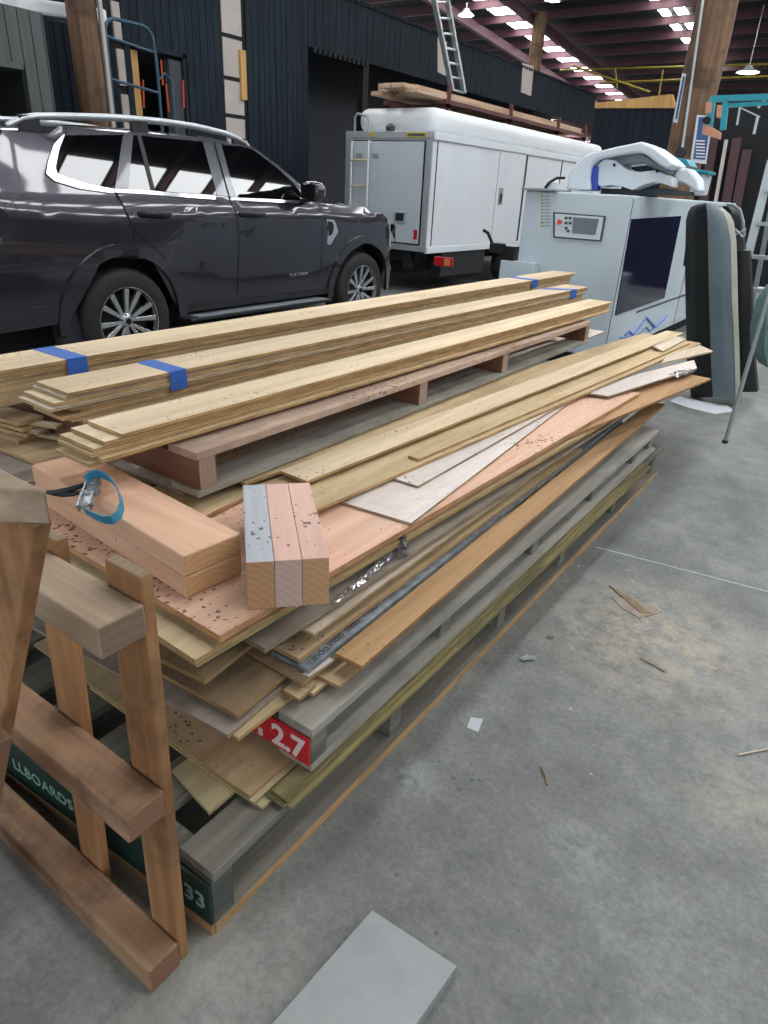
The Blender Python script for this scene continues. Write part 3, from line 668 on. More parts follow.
for pts, lb in ((((640, 658), (665, 672)), 'thin twig on the floor beyond the sawdust'), (((738, 755), (768, 749)), 'pale stick on the floor at the right edge'), (((541, 767), (547, 785)), 'short dark stick standing out on the floor beside the paper scrap')):
    mb = MB(); p = [Z(x, y, .004) for x, y in pts]; mb.tube([p[0], (p[0]+p[1])/2+Vector((.003, .004, 0)), p[1]], .0028, 6); tag(mb.build('wood_stick', M['ply_brown' if 'pale' not in lb else 'ply_beige']), lb, 'stick')
mb = MB(); wp = [Z(670, 401, .003), Z(679, 396, .006), Z(700, 401, .02), Z(727, 405, .004), Z(734, 411, .003), Z(715, 414, .003), Z(690, 408, .003)]
tag(mb.slab(wp, .0025).build('paper_sheet', M['paper']), 'pale crumpled sheet on the floor at the foot of the black padded shell', 'paper')
# ================================================================ FACADE AND BACKGROUND BUILDINGS
def cladding(axis, c, a0, a1, z0, z1, bw=.115, th=.025, gap=.008, holes=(), sgn=1):
    """vertical boards on the plane axis=c from a0 to a1"""
    mb = MB(); a = a0
    while a < a1-1e-4:
        b = min(a+bw, a1); segs = [(z0, z1)]
        for (h0, h1, hz0, hz1) in holes:
            if a < h1-1e-4 and b > h0+1e-4:
                ns = []
                for (p, q) in segs:
                    if hz0 > p: ns.append((p, min(q, hz0)))
                    if hz1 < q: ns.append((max(p, hz1), q))
                segs = ns
        for p, q in segs:
            if q-p < .02: continue
            dp = random.uniform(0, .006)
            if axis == 'X': mb.box(c, c+sgn*(th-dp), a, b-gap, p, q)
            else: mb.box(a, b-gap, c, c+sgn*(th-dp), p, q)
        a += bw
    return mb
FX = -8.0
struct('wall_facade', MB().box(FX-.2, FX, 2.0, 5.72, 0, 2.80).box(FX-.2, FX, 5.72, 5.85, 0, 4.0).box(FX-.2, FX, 5.85, 6.75, 2.82, 4.0).box(FX-.2, FX, 6.75, 9.1, 0, 4.0).box(FX-.2, FX, 9.1, 21.2, 3.3, 4.0), M['black'])
struct('trim_60', cladding('X', FX, 2.0, 5.72, 0, 2.84), M['clad_blue'])
struct('trim_61', cladding('X', FX, 5.86, 9.1, 0, 4.02, holes=((5.85, 6.75, 0, 2.80), (7.37, 7.78, -.1, 4.1))), M['clad_blue'])
struct('trim_62', cladding('X', FX, 9.1, 21.2, 3.26, 4.0, bw=.16), M['clad_black'])
mb = MB()
for i in range(95): mb.box(FX-.15, FX+.05, 9.2+i*.127, 9.26+i*.127, 4.0, 4.05)
mb.box(FX-.3, FX+.03, 9.1, 21.2, 4.0, 4.025); struct('trim_63', mb, M['clad_black'])
mb = MB()
for i in range(12): mb.box(FX-.05, FX+.04, 9.2+i*.12, 9.27+i*.12, 3.2, 3.27)
struct('trim_64', mb, M['black'])
struct('wall_recess', MB().box(FX-1.3, FX-1.2, 9.1, 21.2, 0, 4.0).box(FX-1.2, FX-.2, 9.0, 9.1, 0, 4.0), M['wall_grey'])
struct('ceiling_recess', MB().box(FX-1.3, FX-.02, 9.1, 21.2, 3.95, 4.0), M['black'])
struct('wall_doorway', MB().box(FX-1.4, FX-1.3, 5.0, 8.0, 0, 4.0), M['black'])
tag(MB().box(FX-.1, FX+.02, 10.47, 10.62, 0, 3.25).build('post', M['black']), 'black square post holding the charcoal fascia between the car and the truck', 'post')
# pale lining panels in the gap between the claddings
cuts = [0, .62, 1.3, 1.72, 2.18, 2.62, 3.1, 3.62, 4.0]
for i in range(len(cuts)-1):
    if cuts[i+1] < 1.6: continue
    tag(MB().box(FX-.02+.01, FX+.012, 7.40, 7.75, cuts[i]+.05, cuts[i+1]).build('lining_panel', M['batten_white'], bevel=.002), 'pale lining panel in the gap of the dark cladding, %s' % ['x', 'x', 'lowest one showing above the car', 'second one above the car roof', 'middle of the column', 'above the raw stud', 'second from the top', 'topmost in view'][i], 'panel')
tag(MB().box(FX+.013, FX+.05, 7.68, 7.78, 2.42, 3.0).build('timber_stud', M['pine_raw']), 'short raw pine stud nailed beside the pale lining panels', 'stud')
dj = root('door_frame', (FX, 6.3, 0), 'dark doorway frame with a raw pine stud and grey jamb panel inside', 'doorway')
MB().box(FX-.15, FX+.03, 5.85, 5.93, 0, 2.8).box(FX-.15, FX+.03, 6.70, 6.75, 0, 2.8).box(FX-.15, FX+.03, 5.85, 6.75, 2.76, 2.82).build('frame', M['clad_blue'], dj)
MB().box(FX-.12, FX-.02, 5.94, 6.06, 0, 2.74).build('stud', M['pine_raw'], dj)
MB().box(FX-.1, FX-.0, 6.50, 6.69, 0, 2.72).build('jamb_panel', M['wall_grey'], dj)
for i, (px0, py0, px1, py1) in enumerate(((161, 60, 163, 85), (166, 84, 169, 112), (143, 80, 144, 108), (183, 80, 184, 108))):
    a = X(px0, py0, FX+.05); b = X(px1, py1, FX+.05)
    MB().tube([a, b], .010, 6).build('orange_rod', M['orange_btn'], dj)
# white sheet roll on the low wall
mb = MB(); mb.slab([(FX+.06, 4.6, 2.98), (FX+.06, 5.65, 3.06), (FX-.9, 5.65, 3.1), (FX-.9, 4.6, 3.0)], .14); tag(mb.build('white_sheet', M['roof_white'], bevel=.03), 'white sheeting lying over the low dark wall behind the log pole', 'sheeting')
for i, z in enumerate((1.9, 2.35, 2.8, 3.2)):
    tag(MB().box(FX-.005, FX+.03, 5.74, 5.84, z, z+.36).build('lining_panel', M['batten_white'], bevel=.002), 'narrow pale panel beside the log pole, %s' % ['lowest', 'second up', 'third up', 'topmost'][i], 'panel')
# grey green clad building at far left
GX = -7.0
struct('wall_grey_building', MB().box(GX-.9, GX-.5, 1.5, 4.27, 0, 2.6).box(GX-.5, GX, 4.0, 4.25, 0, 2.68).box(GX-.5, GX, 1.5, 4.0, 2.25, 2.68), M['black'])
struct('trim_70', cladding('X', GX, 1.5, 4.28, 0, 2.70, bw=.115, holes=((1.4, 3.98, -.1, 2.25),)), M['clad_grey'])
struct('trim_71', cladding('X', GX-.5, 1.5, 4.0, 0, 2.25, bw=.115), M['clad_grey'])
struct('trim_72', MB().box(GX-.5, GX+.04, 1.5, 4.0, 2.22, 2.27), M['clad_grey'])
# log poles
def log_pole(name, x, y, r, h, label, lean=(0, 0)):
    rt = root(name, (x, y, 0), label, 'pole'); mb = MB(); n = 24; vs = []; m = 30
    for i in range(m):
        z = h*i/(m-1)
        for k in range(n):
            a = 2*PI*k/n; rr = r*(1+.07*mnoise.noise(Vector((math.cos(a)*1.2, math.sin(a)*1.2, z*1.3+x)))+.02*mnoise.noise(Vector((math.cos(a)*6, math.sin(a)*6, z*2))))
            vs.append((x+rr*math.cos(a)+lean[0]*z, y+rr*math.sin(a)+lean[1]*z, z))
    fs = [(i*n+k, i*n+(k+1) % n, (i+1)*n+(k+1) % n, (i+1)*n+k) for i in range(m-1) for k in range(n)]+[tuple(range(n-1, -1, -1)), tuple((m-1)*n+k for k in range(n))]
    mb.add(vs, fs); mb.build('trunk', M['pole'], rt, smooth=True); return rt
lp = log_pole('log_pole', -7.60, 5.1, .15, 6.3, 'brown round log pole standing behind the car, with a white strip')
MB().box(-7.50, -7.46, 5.22, 5.26, 0, 6.3).build('conduit', M['batten_white'], lp)
rp = log_pole('log_pole', -2.76, 11.1, .245, 5.7, 'thick brown log pole behind the white machine with conduit and posters')
ca, cb = Y(703, 0, 10.82), Y(682, 150, 10.82)
MB().tube([ca+(ca-cb)*1.5, cb], .017, 8).build('conduit', M['alu'], rp)
MB().lathe([(0, 0), (.07, 0), (.07, .05), (0, .05)], Y(680, 153, 10.75), 'Y', 16).build('junction_box', M['black_plastic'], rp)
def flat(pxs, y, th, mat, name, parent=None, label=None, cat=None, bev=0.0):
    mb = MB().slab([Y(p[0], p[1], y) for p in pxs], th, (0, 1, 0)); o = mb.build(name, M[mat], parent, bev)
    if label: tag(o, label, cat)
    return o
p1 = root('poster', Y(699, 163, 10.8), 'blue and white notice fixed low on the thick log pole, right side', 'poster')
flat([(697, 115), (713, 116), (706, 164), (690, 162)], 10.80, .012, 'paper', 'board', p1); flat([(699, 117), (711, 118), (705, 160), (693, 159)], 10.794, .004, 'poster', 'print', p1)
for i in range(6): flat([(696, 140+i*3.2), (705, 140.5+i*3.2), (704.7, 141.7+i*3.2), (695.7, 141.2+i*3.2)], 10.789, .003, 'white_ink', 'print_line', p1)
p2 = root('poster', Y(676, 122, 10.8), 'narrow blue and white sign on the left side of the thick log pole', 'poster')
flat([(682, 73), (686, 74), (677, 123), (673, 122)], 10.80, .012, 'paper', 'board', p2); flat([(683, 76), (685, 77), (677, 119), (675, 119)], 10.794, .004, 'poster', 'print', p2)
log2 = log_pole('log_pole', -8.55, 18.2, .16, 5.4, 'thin dark round pole rising behind the charcoal fascia under the roof')
# steel tube ladder frame in front of doorway
tfm = root('tube_frame', (-7.7, 5.75, 0), 'blue grey steel tube frame with rounded top before the doorway behind the car', 'frame')
pts = [(-7.7, 5.40, 0), (-7.7, 5.43, 2.72)]+[(-7.7, 5.57-.14*math.cos(t), 2.80+.14*math.sin(t)) for t in (0.2, .6, 1.0, 1.4)]+[(-7.7, 5.92+.14*math.sin(t), 2.80+.14*math.cos(t)) for t in (.1, .5, .9, 1.3)]+[(-7.7, 6.08, 2.6), (-7.7, 6.08, 0)]
MB().tube(pts, .02, 10).build('hoop', M['tube_blue'], tfm, smooth=True)
for z in (2.73, 2.33, 1.8): MB().tube([(-7.7, 5.42, z+.03), (-7.7, 6.08, z-.03)], .016, 8).build('rung', M['tube_blue'], tfm)
MB().tube([(-7.72, 6.12, 2.45), (-7.72, 6.2, 2.52), (-7.72, 6.3, 2.45), (-7.72, 6.32, 0)], .014, 8).build('hook_tube', M['tube_blue'], tfm)
# ladder leaning on the fascia
ld = root('ladder', (-6.6, 11, 2.4), 'aluminium ladder leaning up from the boards on the truck rack', 'ladder')
LX = -7.0
a0, a1 = X(433, -6, LX), X(452, 90, LX); b0, b1 = X(446, -6, LX), X(464, 93, LX)
for p, q in ((a0, a1), (b0, b1)): MB().bar(q, p+(p-q)*.3, .05, .08, (1, 0, 0)).build('rail', M['alu'], ld)
for i in range(7):
    t = i/6.5; MB().tube([a1.lerp(a0, t), b1.lerp(b0, t)], .018, 8).build('rung', M['alu'], ld)
for pxs, lb in (([(438, 38), (447, 42), (446, 76), (438, 72)], 'pale torn patch on the charcoal fascia behind the ladder'), ([(523, 63), (534, 66), (531, 96), (521, 92)], 'pale torn patch on the charcoal fascia near its far end')):
    mb = MB().slab([X(p[0], p[1], FX+.032) for p in pxs], .03, (-1, 0, 0)); tag(mb.build('patch_sheet', M['batten_white']), lb, 'patch')
# black box with raw timber top
pts = [(596, 108), (676, 106), (676, 230), (596, 230)]
A = Y(596, 107, 17.8); B = Y(690, 107, 17.8)
bb = root('black_cabin', ((A.x+B.x)/2, 19, 0), 'black clad box with a raw timber edge on top beyond the truck', 'cabin')
cladding('Y', 17.8, A.x, B.x, 0, A.z-.04, bw=.2, sgn=-1).build('wall', M['clad_black'], bb); MB().box(A.x, B.x, 17.8, 20, 0, A.z-.06).build('box', M['black'], bb)
MB().slab([Y(595, 103, 17.75), Y(672, 94, 17.75), Y(676, 108, 17.75), Y(595, 108, 17.75)], .12, (0, 1, 0)).build('top_board', M['pine_raw'], bb)
struct('wall_partition', MB().box(-3.5, 4, 13.4, 13.6, 0, 3.0), M['black'])
# dark red joinery leaning on partition
for i, (x, w, h) in enumerate(((704, 12, 135), (716, 7, 140), (727, 9, 138), (737, 6, 150))):
    a = Y(x, 228, 12.9); b = Y(x+10, h, 13.3)
    tag(MB().bar((a.x, 12.9, 0), (b.x, 13.33, b.z), (.14 if i != 1 else .05), .05, (0, 1, 0)).build('door_panel', M['dark_red' if i != 1 else 'batten_white']), ['dark red brown frame piece behind the posters, leftmost', 'pale narrow upright behind the posters', 'dark red brown frame piece, right of the pale upright', 'thin dark red frame piece furthest right by the black wall'][i], 'frame piece')
# yellow pipes
for i, (p, q, y) in enumerate((((560, 70), (770, 64), 21), ((600, 83), (770, 76), 20.5), ((573, 66), (650, 92), 19.5), ((663, 70), (659, 95), 20.4), ((615, 68), (617, 88), 20.9))):
    a, b = Y(p[0], p[1], y), Y(q[0], q[1], y)
    tag(MB().tube([a, b], .024, 8).build('yellow_pipe', M['yellow_steel']), ['long upper yellow pipe under the dark roof', 'long lower yellow pipe under the dark roof', 'diagonal yellow pipe under the dark roof', 'short yellow vertical pipe beside the thick log pole', 'short yellow vertical pipe left of the diagonal one'][i], 'pipe')
for i, (px, py, y) in enumerate(((466, 15, 17), (553, 0, 17.5), (748, 72, 19), (470, 20, 36))):
    if i == 3: continue
    c = Y(px, py, y); r = .2 if i < 2 else .25
    l = root('bay_lamp', tuple(c), ['round bay lamp hanging beside the leaning ladder', 'round bay lamp at the top edge of the picture', 'round bay lamp hanging right of the thick log pole'][i], 'lamp')
    MB().lathe([(.0, .12), (.06, .12), (.1, .06), (r, 0), (r, -.015), (r-.02, 0), (0, .05)], c, 'Z', 20).build('shade', M['alu'], l); MB().lathe([(0, -.01), (r-.03, -.01), (r-.03, .0), (0, .0)], c, 'Z', 20).build('diffuser', M['lamp'], l)
    MB().tube([c+Vector((0, 0, .1)), (c.x, c.y, roofz(c.y))], .01, 6).build('rod', M['alu'], l)
# teal clamp frame at right
tc_ = root('teal_jig', Y(716, 135, 7.2), 'teal steel frame with tan blocks standing right of the posters', 'steel frame')
TY = 7.2
def tb(p, q, w, mat='teal', nm='arm'): return MB().bar(Y(p[0], p[1], TY), Y(q[0], q[1], TY), w, w, (0, 1, 0)).build(nm, M[mat], tc_)
tb((711, 99), (790, 96), .045); tb((713, 98), (709, 130), .05); tb((726, 101), (723, 130), .045); tb((768, 103), (722, 106), .03)
MB().slab([Y(p[0], p[1], TY-.03) for p in ((706, 102), (712, 102), (711, 113), (705, 113))], .06, (0, 1, 0)).build('block', M['tan'], tc_, .004)
MB().slab([Y(p[0], p[1], TY-.03) for p in ((717, 105), (722, 105), (721, 118), (716, 117))], .06, (0, 1, 0)).build('block', M['tan'], tc_, .004)
MB().slab([Y(p[0], p[1], TY-.04) for p in ((703, 122), (720, 132), (719, 139), (702, 134))], .08, (0, 1, 0)).build('block', M['tan'], tc_, .004)
MB().lathe([(0, 0), (.03, 0), (.03, .04), (0, .04)], Y(706, 120, TY-.06), 'Y', 14).build('knob', M['black'], tc_)
tb((740, 107), (737, 125), .015, 'alu', 'rod'); tb((758, 116), (754, 134), .02, 'alu', 'rod'); tb((741, 108), (760, 117), .01, 'alu', 'rod'); tb((766, 98), (758, 108), .02, 'alu', 'rod')
a = Y(790, 96, TY); MB().bar((a.x, TY, 0), (a.x, TY, a.z), .06, .06).build('post', M['teal'], tc_)
# aluminium step ladder at right edge
sl = root('step_ladder', (-.9, 7.4, 0), 'aluminium step ladder at the right edge behind the black shells', 'ladder')
LA, LB = Y(772, 160, 7.2), Y(734, 312, 7.0); k = LB.z/(LA.z-LB.z); LB2 = LB+(LB-LA)*k
RA = LA+Vector((.42, .0, 0)); RB = LB2+Vector((.52, 0, 0))
for p, q in ((LA, LB2), (RA, RB)): MB().bar(q, p, .07, .025, (0, 1, 0)).build('rail', M['alu'], sl)
for i in range(6):
    t = .12+i*.15; p, q = LB2.lerp(LA, t), RB.lerp(RA, t); MB().bar(p, q, .09, .03).build('step', M['alu'], sl)
for p, q in (((LA.x+.05, LA.y+.1, LA.z), (LB2.x+.05, LB2.y+.9, 0)), ((RA.x, RA.y+.1, RA.z), (RB.x, RB.y+.9, 0))): MB().bar(q, p, .04, .02, (0, 1, 0)).build('rear_rail', M['alu'], sl)
for i, (x0, x1_, y, z0_, z1_, mt, lb) in enumerate(((-1.15, -.85, 8.5, 0, .62, 'paper', 'pale carton standing behind the step ladder'), (-.78, -.46, 8.6, 0, .70, 'steel_grey', 'grey bin standing behind the step ladder'), )):
    mb = MB().box(x0, x1_, y, y+.3, z0_, z1_).box(x0-.01, x1_+.01, y-.01, y+.31, z1_-.05, z1_-.01); tag(mb.build('carton' if i == 0 else 'bin', M[mt], bevel=.01), lb, 'box')
# black padded shells
def rows(rws, th, nrm=(0, 1, 0)):
    """rws: list of rows, each a list of (px,py,y)"""
    mb = MB(); n = len(rws[0]); d = Vector(nrm)*th; vs = []
    for r in rws: vs += [Y(*p) for p in r]
    m = len(rws); N = m*n; vs += [v+d for v in vs]
    fs = [(i*n+k, i*n+k+1, (i+1)*n+k+1, (i+1)*n+k) for i in range(m-1) for k in range(n-1)]
    fs += [tuple(N+j for j in reversed(f)) for f in fs[:]]
    fs += [(k, N+k, N+k+1, k+1) for k in range(n-1)]+[((m-1)*n+k, (m-1)*n+k+1, N+(m-1)*n+k+1, N+(m-1)*n+k) for k in range(n-1)]
    fs += [(i*n, (i+1)*n, N+(i+1)*n, N+i*n) for i in range(m-1)]+[(i*n+n-1, N+i*n+n-1, N+(i+1)*n+n-1, (i+1)*n+n-1) for i in range(m-1)]
    return mb.add(vs, fs)
bs = root('padded_shell', (-1.1, 5.7, 0), 'tall upright padded shell, black front and grey side, standing beside the white machine', 'padded shell')
ys_ = [204, 207, 212, 220, 240, 270, 300, 330, 360, 385, 398]
Lx = [697, 691, 688, 686, 685.5, 685, 685.5, 686, 687, 689, 692]; Mx = [706, 706, 707, 707.5, 708, 708.5, 709, 710, 711, 712, 713]; Rx = [713, 719, 724, 727.5, 731, 731.5, 732, 734, 735, 735.5, 735.5]; Ex = [714, 722, 728, 732, 734.5, 735.5, 736, 737, 738, 738.5, 738]
by = [0, .3, .6, 1, 1.5, 2.2, 3, 3.8, 4.5, 5, 5]
rows([[(Lx[i], ys_[i], 5.80), (Lx[i]*.5+Mx[i]*.5, ys_[i]-.5, 5.70), (Mx[i], ys_[i]-1, 5.64)] for i in range(11)], .10).build('front_pad', M['black_pad'], bs, smooth=True, angle=50)
rows([[(Mx[i], ys_[i]-1, 5.638), (Mx[i]*.5+Rx[i]*.5, ys_[i], 5.66), (Rx[i], ys_[i]+1, 5.74)] for i in range(11)], .10).build('side_pad', M['grey_pad'], bs, smooth=True, angle=50)
rows([[(Rx[i]-.3, ys_[i]+1, 5.735), (Ex[i], ys_[i]+2, 5.80)] for i in range(11)], .08).build('edge_strip', M['cream_edge'], bs, smooth=True)
b2 = root('padded_shell', (-.85, 6.0, 0), 'second black padded shell half hidden behind the grey sided one', 'padded shell')
ys2 = [206, 210, 216, 226, 250, 251, 290, 330, 360, 392]
L2 = [722, 724, 724, 724, 724, 724, 725, 725, 726, 727]; R2 = [731, 737, 740, 742, 744, 749, 751, 752, 754, 757]
rows([[(L2[i], ys2[i], 6.0), (R2[i]*.5+L2[i]*.5, ys2[i], 5.97), (R2[i], ys2[i], 6.0)] for i in range(10)], .10).build('pad', M['black_pad'], b2, smooth=True, angle=50)
MB().tube([Y(727, 204, 5.95), Y(733, 205, 5.95), Y(740, 210, 5.95), Y(743, 222, 5.95), Y(744, 236, 5.95)], .012, 8).build('bent_tube', M['steel_grey'], b2)
MB().tube([Y(733, 236, 5.93), Y(746, 229, 5.93)], .006, 6).tube([Y(735, 229, 5.93), Y(743, 237, 5.93)], .006, 6).build('clip', M['paper'], b2)
# stand with tarp
sd = root('folding_stand', (-.5, 4.9, 0), 'thin grey steel leg of a stand at the right edge, angled up from the floor', 'stand')
a = Z(725, 442, .006); b = Y(772, 285, 4.95); MB().tube([a, b], .013, 10).build('leg', M['steel_grey'], sd); MB().lathe([(0, 0), (.018, 0), (.018, .02), (0, .02)], (a.x, a.y, 0), 'Z', 12).build('foot', M['black_plastic'], sd)
MB().tube([b, b+Vector((.6, .1, .02))], .013, 10).tube([b+Vector((.6, .1, .02)), (b.x+.75, b.y+.4, 0)], .013, 10).build('frame', M['steel_grey'], sd)
mb = rows([[(766, 285, 5.15), (775, 280, 5.1), (800, 280, 5.2)], [(756, 300, 5.15), (768, 298, 5.05), (800, 300, 5.2)], [(750, 325, 5.2), (766, 322, 5.05), (800, 325, 5.2)], [(750, 345, 5.25), (764, 350, 5.1), (800, 350, 5.2)], [(758, 362, 5.2), (768, 368, 5.1), (800, 372, 5.2)]], .12)
tag(mb.build('draped_cover', M['tarp'], smooth=True, angle=80), 'grey green cover hanging from the stand at the right edge', 'cover')
# ================================================================ WHITE MACHINE
mx0, mx1, my0, my1, mz = -2.80, -1.85, 6.1, 10.6, 1.447
mc = root('edge_machine', ((mx0+mx1)/2, (my0+my1)/2, 0), 'large white woodworking machine with a dark blue window and control panel', 'machine')
MB().box(mx0, mx1, my0, my1, .12, mz).build('housing', M['machine_white'], mc, .012)
MB().box(mx0+.05, mx1-.05, my0+.05, my1-.05, 0, .12).build('plinth', M['black'], mc)
MB().box(mx0-.12, mx0+.22, my0-.10, my0-.001, .12, .86).build('side_cabinet', M['machine_white'], mc, .008)
MB().box(mx0-.02, mx0+.30, my0-.06, my0+.3, mz+.001, mz+.02).build('top_tray', M['machine_grey'], mc, .003)
def onY(pxs, y, th, mat, nm, bev=0.0, par=None): return MB().slab([Y(p[0], p[1], y) for p in pxs], th, (0, 1, 0)).build(nm, M[mat], par or mc, bev)
def onX(pxs, x, th, mat, nm, bev=0.0, par=None): return MB().slab([X(p[0], p[1], x) for p in pxs], th, (-1, 0, 0)).build(nm, M[mat], par or mc, bev)
cp = onY([(553, 212), (605.5, 216), (601, 241.5), (553, 237.5)], my0-.02, .02, 'panel_edge', 'control_panel', .003)
def sub(pxs, y, mat, nm): return onY(pxs, y, .006, mat, nm, 0, cp)
cp['_o'] = cp['_o']
sub([(555, 213.6), (603.5, 217.2), (599.5, 240), (554.8, 236.3)], my0-.024, 'machine_cover', 'panel_face'); sub([(573, 217), (599, 219), (595, 235), (572, 233)], my0-.028, 'screen', 'screen')
MB().lathe([(0, 0), (.02, 0), (.018, .02), (0, .022)], Y(559, 222, my0-.05), 'Y', 16).build('stop_button', M['orange_btn'], cp)
for (x, y) in ((566, 218), (570, 218), (566, 223), (570, 223), (566, 228), (568, 231)): sub([(x-1.4, y-1.3), (x+1.4, y-1.2), (x+1.4, y+1.4), (x-1.4, y+1.3)], my0-.029, 'panel_edge', 'key')
for i in range(11): onY([(541, 192+i*3.3), (543.2, 192.2+i*3.3), (543.2, 194+i*3.3), (541, 193.8+i*3.3)], my0-.004, .004, ('yellow', 'machine_grey')[i % 2], 'warning_sticker')
for i in range(11): onY([(544.5, 192.3+i*3.3), (550, 192.6+i*3.3), (550, 193.4+i*3.3), (544.5, 193.2+i*3.3)], my0-.004, .004, 'machine_grey', 'printed_line')
onX([(632, 219), (681.5, 216), (664.5, 298), (615.6, 315.5)], mx1+.008, .01, 'window_blue', 'window')
onX([(690, 213), (709, 212), (700, 262), (684, 266)], mx1+.008, .01, 'window_blue', 'window')
mb = MB()
for yy in (6.12, 8.55, 9.3): mb.box(mx1, mx1+.003, yy, yy+.012, .14, mz-.02)
mb.box(mx1, mx1+.003, 6.9, my1, .43, .45).build('panel_gap', M['panel_edge'], mc)
for i in range(3): MB().box(mx1, mx1+.02, 8.6, 10.4, .62+i*.17, .76+i*.17).build('drawer', M['machine_white'], mc, .008)
mb = MB(); wl = [(625, 335), (629, 331), (633, 335), (640, 326), (646, 317), (651, 323), (655, 327), (660, 323), (664, 319), (667, 315)]
pw = [X(x, y, mx1+.004) for x, y in wl]
mb.tube(pw, .012, 5); mb.build('wave_logo', M['wave_blue'], mc)
MB().tube([X(x, y, mx1+.004) for x, y in ((620, 338), (630, 337), (641, 333), (646, 327), (650, 331), (657, 325))], .008, 5).build('wave_logo', M['wave_blue'], mc)
# covers on top
def arch(outer, inner, y, dep, mat, nm):
    n = len(outer); mb = MB(); vs = [Y(p[0], p[1], y) for p in outer]+[Y(p[0], p[1], y) for p in inner]; d = Vector((0, dep, 0)); N = 2*n; vs += [v+d for v in vs]
    fs = []
    for k in range(n-1):
        f = (k, k+1, n+k+1, n+k); fs += [f, tuple(N+j for j in reversed(f)), (k, N+k, N+k+1, k+1), (n+k, n+k+1, N+n+k+1, N+n+k)]
    fs += [(0, n, N+n, N), (n-1, N+n-1, N+2*n-1, 2*n-1)]
    return mb.add(vs, fs).build(nm, M[mat], mc, .02, smooth=True, seg=3, angle=50)
arch([(566, 190), (568, 174), (578, 160), (590, 153), (615, 147), (641, 141.5), (652, 146), (668, 158), (675, 165)],
     [(590, 190), (589, 178), (591, 165), (597, 159), (618, 155), (640, 152), (646, 155), (658, 164), (668, 170)], 6.35, .42, 'machine_cover', 'robot_cover')
arch([(601, 159), (620, 155), (640, 152), (652, 158), (672, 168)], [(606, 168), (625, 165), (642, 163), (656, 170), (670, 174)], 6.5, .3, 'machine_grey', 'cover_underside')
arch([(594, 182), (596, 166), (604, 159), (614, 160), (628, 170), (640, 172), (655, 170), (672, 178)], [(601, 187), (610, 185), (620, 186), (632, 190), (646, 184), (655, 182), (664, 184), (672, 187)], 6.42, .22, 'machine_cover', 'lower_cover')
arch([(673, 176), (678, 168), (688, 168), (697, 178), (699, 192)], [(676, 182), (680, 182), (684, 184), (690, 188), (693, 192)], 6.6, .25, 'machine_cover', 'lower_cover')
onY([(588, 190), (589, 175), (594, 166), (598, 166), (597, 190)], 6.40, .1, 'blue', 'blue_bracket', .004)
onY([(641, 190), (664, 188), (692, 192), (692, 196), (600, 194), (602, 188)], 6.62, .1, 'panel_edge', 'motor_block', .004)
for x, y in ((651, 169), (657, 171), (614, 165)): MB().lathe([(0, 0), (.012, 0), (.012, .02), (0, .02)], Y(x, y, 6.41), 'Y', 12).build('bolt', M['black'], mc)
onY([(672, 157), (686, 159), (690, 166), (676, 165)], 7.0, .3, 'teal', 'teal_cover', .004); onY([(690, 168), (709, 171), (708, 174), (689, 171)], 7.0, .3, 'teal', 'teal_cover', .004)
onY([(690, 172), (705, 174), (700, 195), (690, 195)], 7.05, .3, 'machine_cover', 'rear_column', .01)
cbl = [Y(545, 188, 6.2), Y(550, 182, 6.2), Y(557, 178, 6.2), (Y(565, 178, 6.25))]; MB().tube(cbl, .012, 8).build('hose', M['black'], mc, smooth=True)
MB().lathe([(0, 0), (.07, 0), (.06, .06), (.03, .08), (0, .08)], Y(552, 186, 6.28)-Vector((0, 0, .03)), 'Z', 18).build('cap', M['machine_cover'], mc, smooth=True)
bpx = root('control_box', (-2.9, 5.95, .8), 'small dark hook bracket left of the white machine', 'bracket') if False else None
MB().box(mx0-.22, mx0-.10, my0-.16, my0-.06, .92, 1.0).tube([(mx0-.2, my0-.1, .96), (mx0-.27, my0-.12, 1.08), (mx0-.32, my0-.12, 1.10)], .015, 8).box(mx0-.14, mx0-.0, my0-.09, my0-.05, .80, .98).build('hook', M['black'], mc, .004)
# ================================================================ TRUCK
ty0, ty1, tx0, tx1, tz0, tz1 = 8.8, 15.6, -6.97, -5.49, .60, 2.13
tk = root('truck', ((tx0+tx1)/2, (ty0+ty1)/2, 0), 'white box truck seen from its rear corner behind the dark car', 'truck')
MB().box(tx0, tx1, ty0, ty1, tz0, tz1).build('box_body', M['truck_white'], tk, .03, seg=3)
MB().slab([(tx0+.1, ty0+.10, tz1+.30), (tx1-.03, ty0+.10, tz1+.30), (tx1-.03, ty1, tz1+.30), (tx0+.1, ty1, tz1+.30)], .31).build('roof_fairing', M['roof_white'], tk, .13, smooth=True, seg=5, angle=60)
mb = MB(); mb.box(tx0-.01, tx1+.01, ty0-.025, ty0-.001, tz1-.09, tz1-.005).box(tx0-.01, tx1+.01, ty0-.025, ty0-.001, tz0, tz0+.07).box(tx0-.01, tx0+.07, ty0-.02, ty0-.001, tz0, tz1).box(tx1-.09, tx1+.01, ty0-.02, ty0-.001, tz0, tz1).build('rear_frame', M['truck_trim'], tk, .004)
rd = MB().box(tx0+.10, tx1-.12, ty0-.03, ty0-.002, tz0+.10, tz1-.13).build('rear_door', M['truck_door'], tk, .006)
mb = MB(); mb.box(tx0+.085, tx1-.105, ty0-.024, ty0-.003, tz0+.085, tz0+.10).box(tx0+.085, tx1-.105, ty0-.024, ty0-.003, tz1-.13, tz1-.115).box(tx1-.12, tx1-.105, ty0-.024, ty0-.003, tz0+.085, tz1-.115).build('door_gap', M['chassis'], tk)
a, b = Y(352, 141, ty0-.08), Y(369, 141, ty0-.08)
